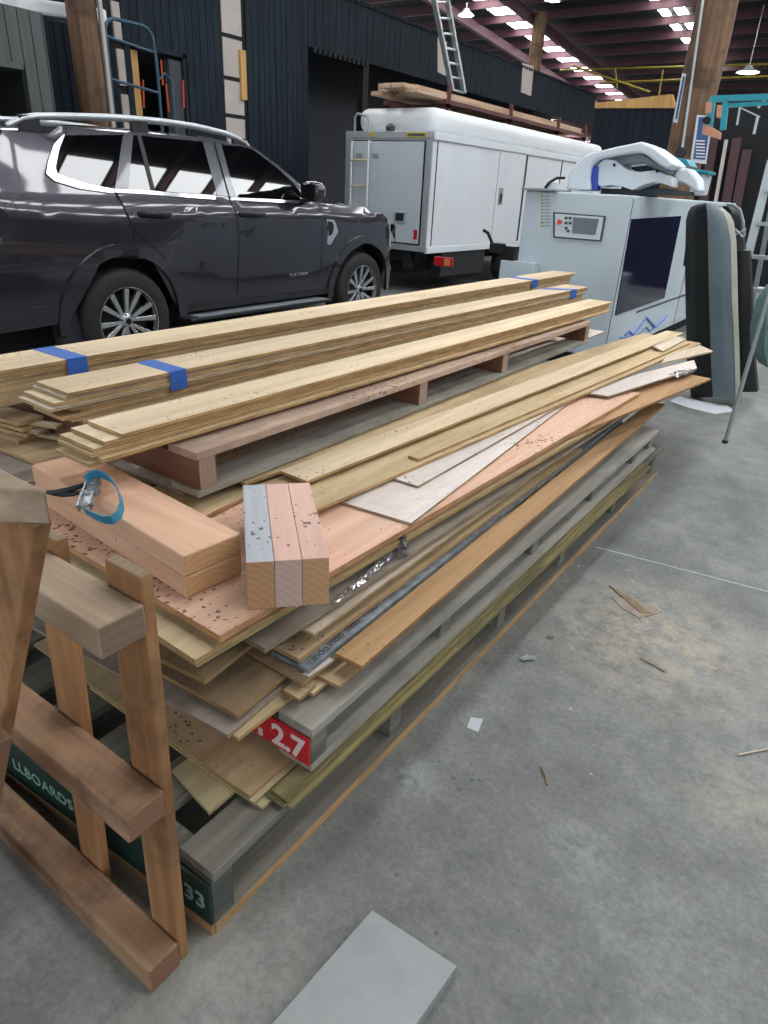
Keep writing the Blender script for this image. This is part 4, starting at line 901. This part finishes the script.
for x in (a.x, b.x): MB().tube([(x, ty0-.03, 1.99), (x, ty0-.08, 2.0), (x, ty0-.085, 1.9), (x, ty0-.085, .9)], .014, 8).build('ladder_rail', M['roof_white'], tk)
for py in (160, 186, 212): z = Y(360, py, ty0-.085).z; MB().tube([(a.x, ty0-.085, z), (b.x, ty0-.085, z)], .016, 8).build('ladder_rung', M['rung'], tk)
for px in (359, 375): p = Y(px, 155, ty0-.05); MB().box(p.x-.05, p.x+.05, ty0-.06, ty0-.03, p.z-.02, p.z+.02).build('hinge', M['machine_grey'], tk)
p = Y(400, 217, ty0-.03); lt = MB().box(p.x-.11, p.x+.11, ty0-.045, ty0-.03, p.z-.08, p.z+.08).build('door_latch', M['truck_trim'], tk, .01); MB().box(p.x-.07, p.x+.07, ty0-.05, ty0-.044, p.z-.05, p.z+.05).build('latch_pocket', M['chassis'], lt, .02)
p = Y(447.5, 231, ty0-.03); p.x = tx1-.17; p.z = .83; MB().box(p.x-.03, p.x+.03, ty0-.037, ty0-.03, p.z-.07, p.z+.06).build('reflector', M['red_lens'], rd)
p = Y(447, 132, ty0); st2 = MB().box(tx1-.42, tx1-.1, ty0-.032, ty0-.025, tz1-.075, tz1-.02).build('sticker', M['yellow'], tk); MB().box(tx1-.40, tx1-.12, ty0-.034, ty0-.032, tz1-.062, tz1-.034).build('sticker_print', M['dark_ink'], st2)
MB().box(tx0+.44, tx0+.52, ty0-.032, ty0-.026, tz1-.07, tz1-.02).build('sticker', M['yellow'], tk)
MB().lathe([(0, 0), (.06, 0), (.07, .05), (.03, .09), (0, .09)], (-6.22, ty0+.02, tz1), 'Z', 14).build('rear_camera', M['panel_edge'], tk)
hp = [(tx0+.12, ty0+.02, tz1), (tx0+.12, ty0+.02, tz1+.18)]+[(tx0+.16, ty0+.02, tz1+.22), (tx0+.34, ty0+.02, tz1+.19), (tx0+.38, ty0+.02, tz1+.1), (tx0+.38, ty0+.02, tz1)]
MB().tube(hp, .016, 8).build('grab_rail', M['alu'], tk, smooth=True, angle=80)
# side: rolled top edge, sliding door, grooves
MB().box(tx1-.03, tx1+.035, ty0, ty1, tz1-.10, tz1-.005).box(tx1-.03, tx1+.025, ty0, ty1, tz0-.02, tz0+.07).build('side_rail', M['truck_white'], tk, .01)
y1_, y2_ = X(499, 160, tx1).y, X(524, 170, tx1).y
sdr = MB().box(tx1, tx1+.018, y1_, y2_, tz0+.08, tz1-.11).build('side_door', M['truck_white'], tk, .004)
MB().box(tx1, tx1+.012, ty0+.12, ty0+.13, tz0+.08, tz1-.11).build('door_seam', M['chassis'], tk); MB().box(tx1, tx1+.022, y2_, y2_+.06, tz0+.08, tz1-.11).build('door_seam', M['chassis'], tk)
p = X(496, 200, tx1+.02); hd = MB().box(tx1+.018, tx1+.03, y1_+.08, y1_+.22, 1.25, 1.5).build('side_latch', M['machine_grey'], sdr, .01); MB().box(tx1+.03, tx1+.036, y1_+.11, y1_+.19, 1.28, 1.42).build('latch_pocket', M['chassis'], hd, .01)
MB().box(tx1, tx1+.012, y2_+1.6, y2_+1.62, tz0+.08, tz1-.11).build('door_seam', M['chassis'], tk)
# chassis
MB().box(tx0+.25, tx1-.25, ty0+.15, ty1-.3, .42, tz0-.001).box(tx1-.22, tx1-.02, ty0+.5, ty0+1.9, .22, tz0-.001).box(tx0+.5, tx1-.6, ty0+.4, ty0+1.2, .22, .42).box(tx0+.3, tx0+.42, ty0+.05, ty0+.2, .34, tz0-.001).box(tx1-.42, tx1-.3, ty0+.05, ty0+.2, .34, tz0-.001).build('chassis', M['chassis'], tk, .01)
MB().box(tx0+.3, tx1-.62, ty0-.02, ty0+.06, .28, .36).build('rear_bumper', M['machine_grey'], tk, .01)
def lightbox(x):
    l = MB().box(x-.15, x+.15, ty0-.0, ty0+.06, .44, .56).build('tail_light', M['red_lens'], tk, .008)
    MB().box(x+.03, x+.12, ty0-.006, ty0-.0, .455, .545).build('indicator_lens', M['amber_lens'], l)
lightbox(Y(443, 256, 8.8).x); lightbox(tx0+.25)
def wheel(name, par, c, r, w, rim_r, spokes=0, out=1):
    c = Vector(c); t = root_part = MB().lathe([(rim_r, -w/2), (r-.04, -w/2), (r-.012, -w/2+.02), (r, -w/2+.05), (r, w/2-.05), (r-.012, w/2-.02), (r-.04, w/2), (rim_r+.02, w/2+.004), (rim_r, w/2-.005), (rim_r, -w/2)], c, 'X', 48).build(name, M['tyre'], par, smooth=True, angle=50)
    return t
for yy in (11.7, 14.6):
    for xx in (tx1-.13, tx0+.13):
        w_ = wheel('wheel', tk, (xx, yy, .36), .36, .2, .2); s_ = 1 if xx > -6.2 else -1
        MB().lathe([(0, -.04*s_), (.08, -.03*s_), (.12, .03*s_), (.2, .07*s_), (.205, .09*s_)], (xx, yy, .36), 'X', 24).build('rim', M['truck_trim'], w_, smooth=True)
MB().box(tx0+.02, tx1-.02, 11.1, 12.3, .52, .6).build('mudguard', M['chassis'], tk, .02)
MB().box(tx0+.1, tx1-.02, ty1+.1, ty1+1.7, .5, 2.0).build('cab', M['truck_white'], tk, .15, seg=4)
# rack on the roof with boards
rz = tz1+.31
rk = root('roof_rack', (-6.2, 11, rz), 'rusty steel rack on the truck roof under stacked boards', 'rack')
for x in (-6.75, -5.72): MB().box(x-.025, x+.025, 9.4, 15.0, rz+.08, rz+.13).build('rail', M['rust'], rk)
for y in (9.5, 11.5, 13.5, 14.9):
    MB().box(-6.78, -5.69, y-.025, y+.025, rz+.03, rz+.08).box(-6.78, -6.73, y-.025, y+.025, rz-.02, rz+.3).box(-5.74, -5.69, y-.025, y+.025, rz-.02, rz+.3).build('crossbar', M['rust'], rk)
random.seed(11); i = 0
words = ['lowest layer, nearest the ladder side', 'lowest layer, next inward', 'lowest layer, middle', 'lowest layer, outer edge', 'second layer, inner', 'second layer, middle', 'second layer, outer', 'third layer, inner', 'third layer, outer']
for lv, cnt in ((0, 4), (1, 3), (2, 2)):
    for j in range(cnt):
        x = -6.62+j*.23+lv*.05; y0 = 8.95+random.uniform(-.35, .25)
        tag(MB().box(x, x+.2, y0, y0+6.0+random.uniform(-.5, .5), rz+.132+lv*.056, rz+.132+lv*.056+.052).build('long_board', M['rack_wood'], bevel=.003), 'weathered long board on the truck rack, '+words[i], 'board'); i += 1
# ================================================================ CAR
KX = -5.545
car = root('car', (KX, 4.5, 0), 'dark purplish grey five door off road car with silver roof rails parked behind the pile', 'car')
def CP(px, py, off=0.0):
    x = KX+.95
    for _ in range(8): p = X(px, py, x); x = KX+hw(p.y, p.z)+off
    return (p.y, p.z)
def CPS(*l): return [CP(*p) for p in l]
def smooth(t): t = max(0, min(1, t)); return t*t*(3-2*t)
def hw(y, z):
    w = .955
    if z < .75: w -= .035*smooth((.75-z)/.35)
    if z > 1.0: w -= .03*smooth((z-1.0)/.24)
    if z > 1.24: w -= .02*smooth((z-1.24)/.04)+(z-1.27 if z > 1.27 else 0)*.36
    # waist crease
    w += .010*math.exp(-((z-1.13)/.05)**2)-.012*math.exp(-((z-.72)/.12)**2)*smooth((y-3.6)/.3)*smooth((5.6-y)/.3)
    if y > 6.45: w -= .16*((y-6.45)/.5)**2.2
    if y < 2.6: w -= .10*((2.6-y)/.62)**2
    # shoulders over the wheels
    for c in (3.175, 6.11): w += .018*math.exp(-((y-c)/.5)**2)*smooth((1.2-z)/.3)
    return w
RC, FC, WZ, AR = 3.175, 6.11, .39, .485
def arc(cy, r, a0, a1, n): return [(cy+r*math.cos(math.radians(a0+(a1-a0)*i/n)), WZ+r*math.sin(math.radians(a0+(a1-a0)*i/n))) for i in range(n+1)]
top = [(1.98, .50), (1.96, .72), (1.95, .98), (2.0, 1.12), (2.10, 1.30), (2.24, 1.50), (2.36, 1.61), (2.6, 1.665), (3.0, 1.70), (3.4, 1.725), (3.8, 1.737), (4.15, 1.735), (4.45, 1.715), (4.68, 1.675), (4.94, 1.575), (5.22, 1.445), (5.44, 1.33), (5.56, 1.285), (5.8, 1.275), (6.15, 1.245), (6.45, 1.195), (6.70, 1.12), (6.85, 1.03), (6.93, .88), (6.97, .66), (6.94, .48), (6.86, .42)]
bot = [(FC+.484, .42)]+arc(FC, AR, 4, 176, 22)+[(FC-.484, .43), (RC+.484, .43)]+arc(RC, AR, 4, 176, 22)+[(RC-.484, .43), (2.10, .46)]
def pmesh(poly, name, mat, par, off=0.0, inner=None, ystep=.10, zstep=.06, thick=.004, side=1, bev=0.0, ang=30):
    """polygon in (y,z) laid on the car side surface"""
    bm = bmesh.new()
    if inner is not None:
        va = [bm.verts.new((0, y, z)) for y, z in poly]; vb = [bm.verts.new((0, y, z)) for y, z in inner]
        for i in range(len(va)-1): bm.faces.new((va[i], va[i+1], vb[i+1], vb[i]))
    else:
        vs = [bm.verts.new((0, y, z)) for y, z in poly]; f = bm.faces.new(vs)
        bmesh.ops.triangulate(bm, faces=[f], ngon_method='EAR_CLIP')
    lo, hi = min(p[0] for p in poly), max(p[0] for p in poly); y = math.ceil(lo/ystep)*ystep
    while y < hi: bmesh.ops.bisect_plane(bm, geom=bm.verts[:]+bm.edges[:]+bm.faces[:], plane_co=(0, y, 0), plane_no=(0, 1, 0)); y += ystep
    lo, hi = min(p[1] for p in poly), max(p[1] for p in poly); z = math.ceil(lo/zstep)*zstep
    while z < hi: bmesh.ops.bisect_plane(bm, geom=bm.verts[:]+bm.edges[:]+bm.faces[:], plane_co=(0, 0, z), plane_no=(0, 0, 1)); z += zstep
    for v in bm.verts: v.co.x = side*(hw(v.co.y, v.co.z)+off)
    r = bmesh.ops.extrude_face_region(bm, geom=bm.faces[:]); nv = [e for e in r['geom'] if isinstance(e, bmesh.types.BMVert)]
    for v in nv: v.co.x -= side*thick
    bmesh.ops.recalc_face_normals(bm, faces=bm.faces)
    mb = MB(); bm.verts.index_update()
    mb.v = [Vector((KX+v.co.x, v.co.y, v.co.z)) for v in bm.verts]; mb.f = [tuple(v.index for v in f.verts) for f in bm.faces]; bm.free()
    return mb.build(name, M[mat], par, bev, smooth=True, angle=ang)
def body():
    bm = bmesh.new(); poly = top+bot; vs = [bm.verts.new((-1, y, z)) for y, z in poly]; f = bm.faces.new(vs)
    bmesh.ops.triangulate(bm, faces=[f], ngon_method='EAR_CLIP')
    r = bmesh.ops.extrude_face_region(bm, geom=bm.faces[:])
    for v in [e for e in r['geom'] if isinstance(e, bmesh.types.BMVert)]: v.co.x = 1
    allg = lambda: bm.verts[:]+bm.edges[:]+bm.faces[:]
    for i in range(1, 50): bmesh.ops.bisect_plane(bm, geom=allg(), plane_co=(0, 1.94+i*.1, 0), plane_no=(0, 1, 0))
    for i in range(1, 23): bmesh.ops.bisect_plane(bm, geom=allg(), plane_co=(0, 0, .42+i*.057), plane_no=(0, 0, 1))
    for x in (-.96, -.88, -.7, -.35, 0, .35, .7, .88, .96): bmesh.ops.bisect_plane(bm, geom=allg(), plane_co=(x, 0, 0), plane_no=(1, 0, 0))
    for v in bm.verts:
        s, y, z = v.co.x, v.co.y, v.co.z; a = abs(s)
        # crown and corner rounding of roof, bonnet and ends
        on_top = min(abs(z-tz(y)), 1) < .02 and z > 1.0
        w = hw(y, z)
        if on_top: z -= (.025*a*a+.055*max(0, (a-.8)/.2)**2*(1 if y < 5.3 else .6))
        if y > 6.6: y -= .10*a**3
        if y < 2.2: y += .10*a**3
        v.co = (s*w, y, z)
    bmesh.ops.recalc_face_normals(bm, faces=bm.faces); bm.verts.index_update()
    mb = MB(); mb.v = [Vector((KX+v.co.x, v.co.y, v.co.z)) for v in bm.verts]; mb.f = [tuple(v.index for v in f.verts) for f in bm.faces]; bm.free()
    return mb.build('body', M['paint'], car, 0, smooth=True, angle=48)
def tz(y):
    for (a, b), (c, d) in zip(top, top[1:]):
        if c > a and a <= y <= c: return b+(d-b)*(y-a)/(c-a)
    return 9
bd = body()
MB().box(KX-.6, KX+.6, 2.1, 6.8, .25, .44).build('underbody', M['seam'], car)
for c in (RC, FC): MB().box(KX-.74, KX+.74, c-.44, c+.44, .44, .84).build('wheel_housing', M['seam'], car)
O = .004
zb = lambda y: 1.262-.012*(y-3.0)          # belt line
# ---- greenhouse (camera side first, then the far side)
for sd_ in (1, -1):
    mk = lambda poly, nm, mat, off, par=car, th=.006, **k: pmesh(poly, nm, mat, par, off, thick=th, side=sd_, **k)
    qg = CPS((64, 135.3), (121.2, 134.8), (113.3, 188.6), (87, 184), (56.7, 173.5), (54.5, 167), (58.5, 148.5))
    gl = CPS((64, 134.5), (58.5, 148.5), (54.5, 167), (56.7, 173.5), (70, 178.5), (87, 184), (113.3, 188.6)); go_ = CPS((62.5, 134.3), (53, 144), (47.2, 161), (45.3, 173.5), (54, 181), (79, 188.6), (113.3, 193.2))
    mk(gl, 'chrome_trim', 'chrome', .012, inner=go_)
    mk(qg, 'quarter_window', 'glass_dark', .006)
    rdp = CPS((128, 131.5), (204, 138), (213, 141), (227.3, 196), (236.4, 217.5), (238, 240.5), (235.9, 294))+[(3.79, .47)]+[(a, b) for a, b in arc(RC, .572, 10, 50, 7)]+CPS((133, 227.6), (125, 209), (116, 192.3))
    rdo = mk(rdp, 'rear_door', 'paint', .006, th=.01)
    fdp = CPS((214, 141), (252, 146.5), (276, 164), (296, 181), (306, 197), (321.5, 208), (321.8, 223), (320.4, 263), (315, 284), (237.5, 293.5), (239.5, 240.5), (237.8, 217.5), (228.8, 196))
    fdo = mk(fdp, 'front_door', 'paint', .006, th=.01)
    def seam(pts, w=.009):
        P2 = []
        for i, (y, z) in enumerate(pts):
            y0, z0 = pts[max(i-1, 0)]; y1, z1 = pts[min(i+1, len(pts)-1)]; l = math.hypot(y1-y0, z1-z0); ny, nz = -(z1-z0)/l, (y1-y0)/l; P2.append(((y+ny*w/2, z+nz*w/2), (y-ny*w/2, z-nz*w/2)))
        return [p[0] for p in P2], [p[1] for p in P2]
    for sp_, w_, o_ in ((CPS((115.5, 193), (124.5, 209), (132.6, 227.6), (135.5, 241)), .008, .0065), (CPS((228, 197.5), (237.1, 217.5), (238.8, 240.5), (236.7, 293.5)), .010, .0075), (CPS((322, 210), (322.2, 223), (320.9, 263), (315.5, 284)), .008, .0065)):
        a_, b_ = seam(sp_, w_); mk(a_, 'door_seam', 'seam', o_, inner=b_)
    mk(CPS((133, 135), (201.5, 141.6), (215.8, 194.6), (126.5, 189.4)), 'rear_window', 'glass_dark', .012, rdo)
    mk(CPS((122.3, 133), (132, 132.8), (127, 191), (113.3, 190)), 'pillar_cover', 'pillar_grey', .015, rdo)
    mk(CPS((135.7, 134.8), (139.6, 134.9), (154, 191), (150, 190.7)), 'window_divider', 'black_plastic', .017, rdo)
    mk(CPS((201.5, 141), (210, 143), (227.3, 196.5), (215.8, 195)), 'pillar_cover', 'pillar_grey', .015, rdo)
    mk(CPS((213.8, 143), (220, 144), (234.6, 197.3), (228.7, 196.7)), 'pillar_cover', 'pillar_grey', .015, fdo)
    mk(CPS((220, 144.8), (240, 146.3), (251.6, 149.5), (274.6, 166.5), (293, 183.5), (299.8, 192), (299, 200.3), (235, 197)), 'front_window', 'glass_dark', .012, fdo)
    mk(CPS((113.3, 188.6), (150, 190.6), (180, 193.4), (214, 195.6)), 'chrome_trim', 'chrome', .018, rdo, inner=CPS((113.3, 192.2), (150, 194.2), (180, 197), (214, 199.2)))
    mk(CPS((229, 197.2), (260, 198.6), (299, 200.6)), 'chrome_trim', 'chrome', .018, fdo, inner=CPS((229, 199.9), (260, 201.4), (299, 203.4)))
    # handles
    for dy, dd in ((CP(154, 212.5)[0], rdo), (CP(252, 217)[0], fdo)):
        xx = KX+sd_*(hw(dy, 1.14)+.03)
        mb = MB(); mb.tube([(xx-sd_*.025, dy-.14, 1.15), (xx+sd_*.006, dy-.11, 1.151), (xx+sd_*.01, dy, 1.148), (xx+sd_*.006, dy+.11, 1.145), (xx-sd_*.025, dy+.14, 1.142)], [.014, .021, .023, .022, .014], 10)
        mb.build('door_handle', M['black_plastic'], dd, smooth=True)
    # arches
    for c in (RC, FC):
        o_, i_ = arc(c, .562, -4, 184, 28), arc(c, .48, -4, 184, 28)
        mk(o_, 'arch_flare', 'paint', .020, th=.035, ystep=.3, zstep=.3, inner=i_)
        i2, o2 = arc(c, .46, -2, 182, 28), arc(c, .452, -2, 182, 28)
    # rocker and side step
    mk([(3.66, .40), (5.57, .40), (5.57, .455), (3.66, .455)], 'rocker_trim', 'black_plastic', .012, th=.05)
    s = sd_; xo = KX+s*.98
    MB().box(min(xo-s*.14, xo+s*.05), max(xo-s*.14, xo+s*.05), 3.70, 5.52, .335, .365).build('side_step', M['black_plastic'], car, .012)
    MB().box(min(xo-s*.12, xo+s*.055), max(xo-s*.12, xo+s*.055), 3.78, 5.44, .366, .370).build('side_step', M['machine_grey'], car)
    # roof rail
    pts = []
    for i in range(21):
        t = i/20; y = 2.60+t*2.18; z = tz(y)+.030+.012*math.sin(PI*min(1, max(0, t)))-(.05 if i in (0, 20) else 0)-(.01 if i in (1, 19) else 0); pts.append((KX+s*(.72-.0*t), y, z))
    MB().tube(pts, [.016]+[.023]*19+[.012], 10).build('roof_rail', M['rail_silver'], car, smooth=True, angle=60)
    mb = MB()
    for y in (2.75, 3.6, 4.6): mb.box(KX+s*.72-.02, KX+s*.72+.02, y-.07, y+.07, tz(y)-.06, tz(y)+.04)
    mb.box(KX+s*.70-.006, KX+s*.70+.006, 2.8, 4.6, tz(3)-.07, tz(3)-.03); mb.build('rail_foot', M['black_plastic'], car, .006)
    # mirror
    my = 5.20
    x0 = KX+s*hw(my, 1.25)
    mb = MB(); vs = []; n = 14
    prof = [(-.09, .055, .045), (-.085, .09, .075), (-.04, .105, .088), (.02, .10, .082), (.07, .07, .06), (.095, .03, .03)]
    for (dy, a_, b_) in prof:
        for k in range(n):
            t = 2*PI*k/n; cx_ = math.copysign(abs(math.cos(t))**.6, math.cos(t)); cz_ = math.copysign(abs(math.sin(t))**.6, math.sin(t))
            vs.append((x0+s*(.135+a_*cx_*1.05), my+dy, 1.345+b_*cz_))
    fs = [(i*n+k, i*n+(k+1) % n, (i+1)*n+(k+1) % n, (i+1)*n+k) for i in range(len(prof)-1) for k in range(n)]+[tuple(range(n)), tuple((len(prof)-1)*n+k for k in range(n))]
    mr = mb.add(vs, fs).build('mirror', M['paint'], car, smooth=True, angle=70)
    MB().bar((x0-s*.02, my, 1.26), (x0+s*.10, my, 1.275), .09, .035).build('mirror_arm', M['black_plastic'], mr, .01)
    MB().box(min(x0+s*.05, x0+s*.225), max(x0+s*.05, x0+s*.225), my-.096, my-.089, 1.285, 1.40).build('mirror_glass', M['glass_dark'], mr, .004)
    # fender vent
    mk(CPS((326, 219), (333.5, 220), (335.5, 224), (337.5, 232), (330, 244.8), (326.5, 244), (327.6, 229)), 'fender_vent', 'chrome', .008)
    mk(CPS((327.3, 221), (331.5, 222), (333, 226), (331.5, 234), (328.3, 236), (328.8, 229)), 'vent_insert', 'seam', .014)
    mk([(5.60, 1.05), (5.645, 1.05), (5.66, 1.145), (5.615, 1.145)], 'vent_insert', 'chrome', .016) if False else None
    # tail light and head light
    mk([(2.02, 1.0), (2.03, 1.18), (2.16, 1.24), (2.34, 1.20), (2.40, 1.12), (2.34, 1.02), (2.2, .98)], 'tail_light', 'seam', .010)
    mk([(2.04, 1.03), (2.05, 1.15), (2.15, 1.20), (2.24, 1.17), (2.26, 1.06)], 'tail_lens', 'red_lens', .016)
    mk([(6.60, .98), (6.60, 1.05), (6.70, 1.05), (6.83, 1.0), (6.87, .86), (6.80, .86)], 'head_light', 'glass_dark', .010)
    mk([(2.02, .40), (2.66, .44), (2.66, .54), (2.64, .56), (2.05, .56)], 'bumper_trim', 'paint', .010)
    mk([(2.62, .20), (2.82, .20), (2.76, .56), (2.60, .56)], 'mud_flap', 'black_plastic', -.02, th=.05)
    # D pillar glass (rear side edge of tailgate window)
    mk([(2.12, 1.36), (2.42, 1.36), (2.53, 1.62), (2.44, 1.62), (2.30, 1.55)], 'tailgate_glass', 'glass_dark', .006)
# lettering on the front door
tx = KX+hw(5.1, .70)
text('lettering', 'PLATINUM', .040, (tx+.014, CP(288.9, 274)[0], CP(300, 274.5)[1]-.006), (0, 1, .0), (0, 0, 1), M['silver_ink'], fdo if False else car, depth=.002, space=1.45, bold=.0006)
# windscreen, tailgate window, grille
MB().slab([(KX-.62, 4.76, 1.652), (KX+.62, 4.76, 1.652), (KX+.74, 5.42, 1.352), (KX-.74, 5.42, 1.352)], .008).build('windscreen', M['glass_dark'], car)
MB().box(KX-.55, KX+.55, 6.92, 6.985, .62, 1.0).build('grille', M['seam'], car, .02)
MB().box(KX-.6, KX+.6, 6.86, 6.965, .44, .60).build('bumper_trim', M['black_plastic'], car, .02)
MB().box(KX-.25, KX+.25, 1.93, 1.96, .75, .86).build('number_plate', M['paper'], car, .004)
# wheels
def car_wheel(cy, s):
    cx_ = KX+s*.835; c = Vector((cx_, cy, WZ))
    w_ = wheel('wheel', car, c, .388, .255, .245)
    MB().lathe([(.246, .05*s), (.240, .105*s), (.252, .128*s), (.262, .126*s)], c, 'X', 48).build('rim', M['rim'], w_, smooth=True)
    MB().lathe([(.245, -.09*s), (.242, .10*s)], c, 'X', 40).lathe([(0, .02*s), (.20, .02*s), (.20, .05*s), (.06, .06*s), (0, .06*s)], c, 'X', 40).build('rim_barrel', M['rim_dark'], w_, smooth=True)
    mb = MB()
    for i in range(6):
        for dlt in (-11, 11):
            a = math.radians(i*60+15); b = math.radians(i*60+15+dlt*1.25)
            r0 = Vector((0, math.cos(a+math.radians(dlt)*.6), math.sin(a+math.radians(dlt)*.6)))*.045; r1 = Vector((0, math.cos(b), math.sin(b)))*.246
            sdv = Vector((0, -(r1-r0).z, (r1-r0).y)).normalized()
            x0_, x1_ = Vector((s*.085, 0, 0)), Vector((s*.118, 0, 0))
            top_ = [c+r0+x0_-sdv*.012, c+r0+x0_+sdv*.012, c+r1+x1_+sdv*.021, c+r1+x1_-sdv*.021]
            mb.slab(top_, .03, (-s, 0, 0))
    mb.build('spokes', M['rim'], w_, .003)
    MB().lathe([(0, .105*s), (.032, .103*s), (.036, .095*s), (.062, .085*s), (.064, .06*s)], c, 'X', 28).build('hub', M['rim'], w_, smooth=True, angle=40)
    mb = MB(); mb.lathe([(0, .1075*s), (.024, .1065*s), (.026, .10*s)], c, 'X', 20)
    for i in range(6):
        a = math.radians(i*60+45); mb.lathe([(0, .094*s), (.009, .093*s), (.010, .08*s)], c+Vector((0, math.cos(a), math.sin(a)))*.05, 'X', 8)
    mb.build('hub_cap', M['rim_dark'], w_)
for cy in (RC, FC):
    for s in (1, -1): car_wheel(cy, s)
# ================================================================ LIGHT
w = bpy.data.worlds.new('world'); SC.world = w; w.use_nodes = True
w.node_tree.nodes['Background'].inputs[0].default_value = (.86, .93, 1.0, 1); w.node_tree.nodes['Background'].inputs[1].default_value = 1.0
SC.view_settings.view_transform = 'Standard'; SC.view_settings.look = 'None'; SC.view_settings.exposure = 0.16; SC.view_settings.gamma = 1.0; SC.view_settings.use_curve_mapping = False
GR = {'plywood_sheet': 'plywood sheets fanned out through the pile', 'plywood_strip': 'plywood strips bundled and laid on the pile', 'plywood_offcut': 'small plywood offcuts on the pile', 'timber_block': 'short pine blocks on the pink sheet',
      'pallet': 'long pallets stacked in the pile', 'masking_tape': 'blue tape bands around the strip bundles', 'lining_panel': 'pale panels between the dark claddings', 'long_board': 'boards stacked on the truck rack', 'log_pole': 'round log poles holding the roof',
      'orange_rod': 'orange rods in the doorway', 'yellow_pipe': 'yellow pipes under the roof', 'bay_lamp': 'bay lamps under the roof', 'whitish_board': 'whitish boards on the pile', 'door_panel': 'leaning frame pieces by the black wall', 'padded_shell': 'padded shells beside the machine',
      'timber_trestle': 'timber trestles at the left', 'poster': 'signs on the thick log pole', 'plastic_wrap': 'crumpled plastic pieces in the pile', 'wood_stick': 'sticks on the floor', 'patch_sheet': 'pale patches on the fascia', 'paper_scrap': 'paper scraps on the floor'}
for o in bpy.data.objects:
    b_ = o.name.split('.')[0]
    if o.parent is None and b_ in GR and 'label' in o.keys(): o['group'] = GR[b_]
for o in list(bpy.data.objects):
    if '_o' in o.keys(): del o['_o']
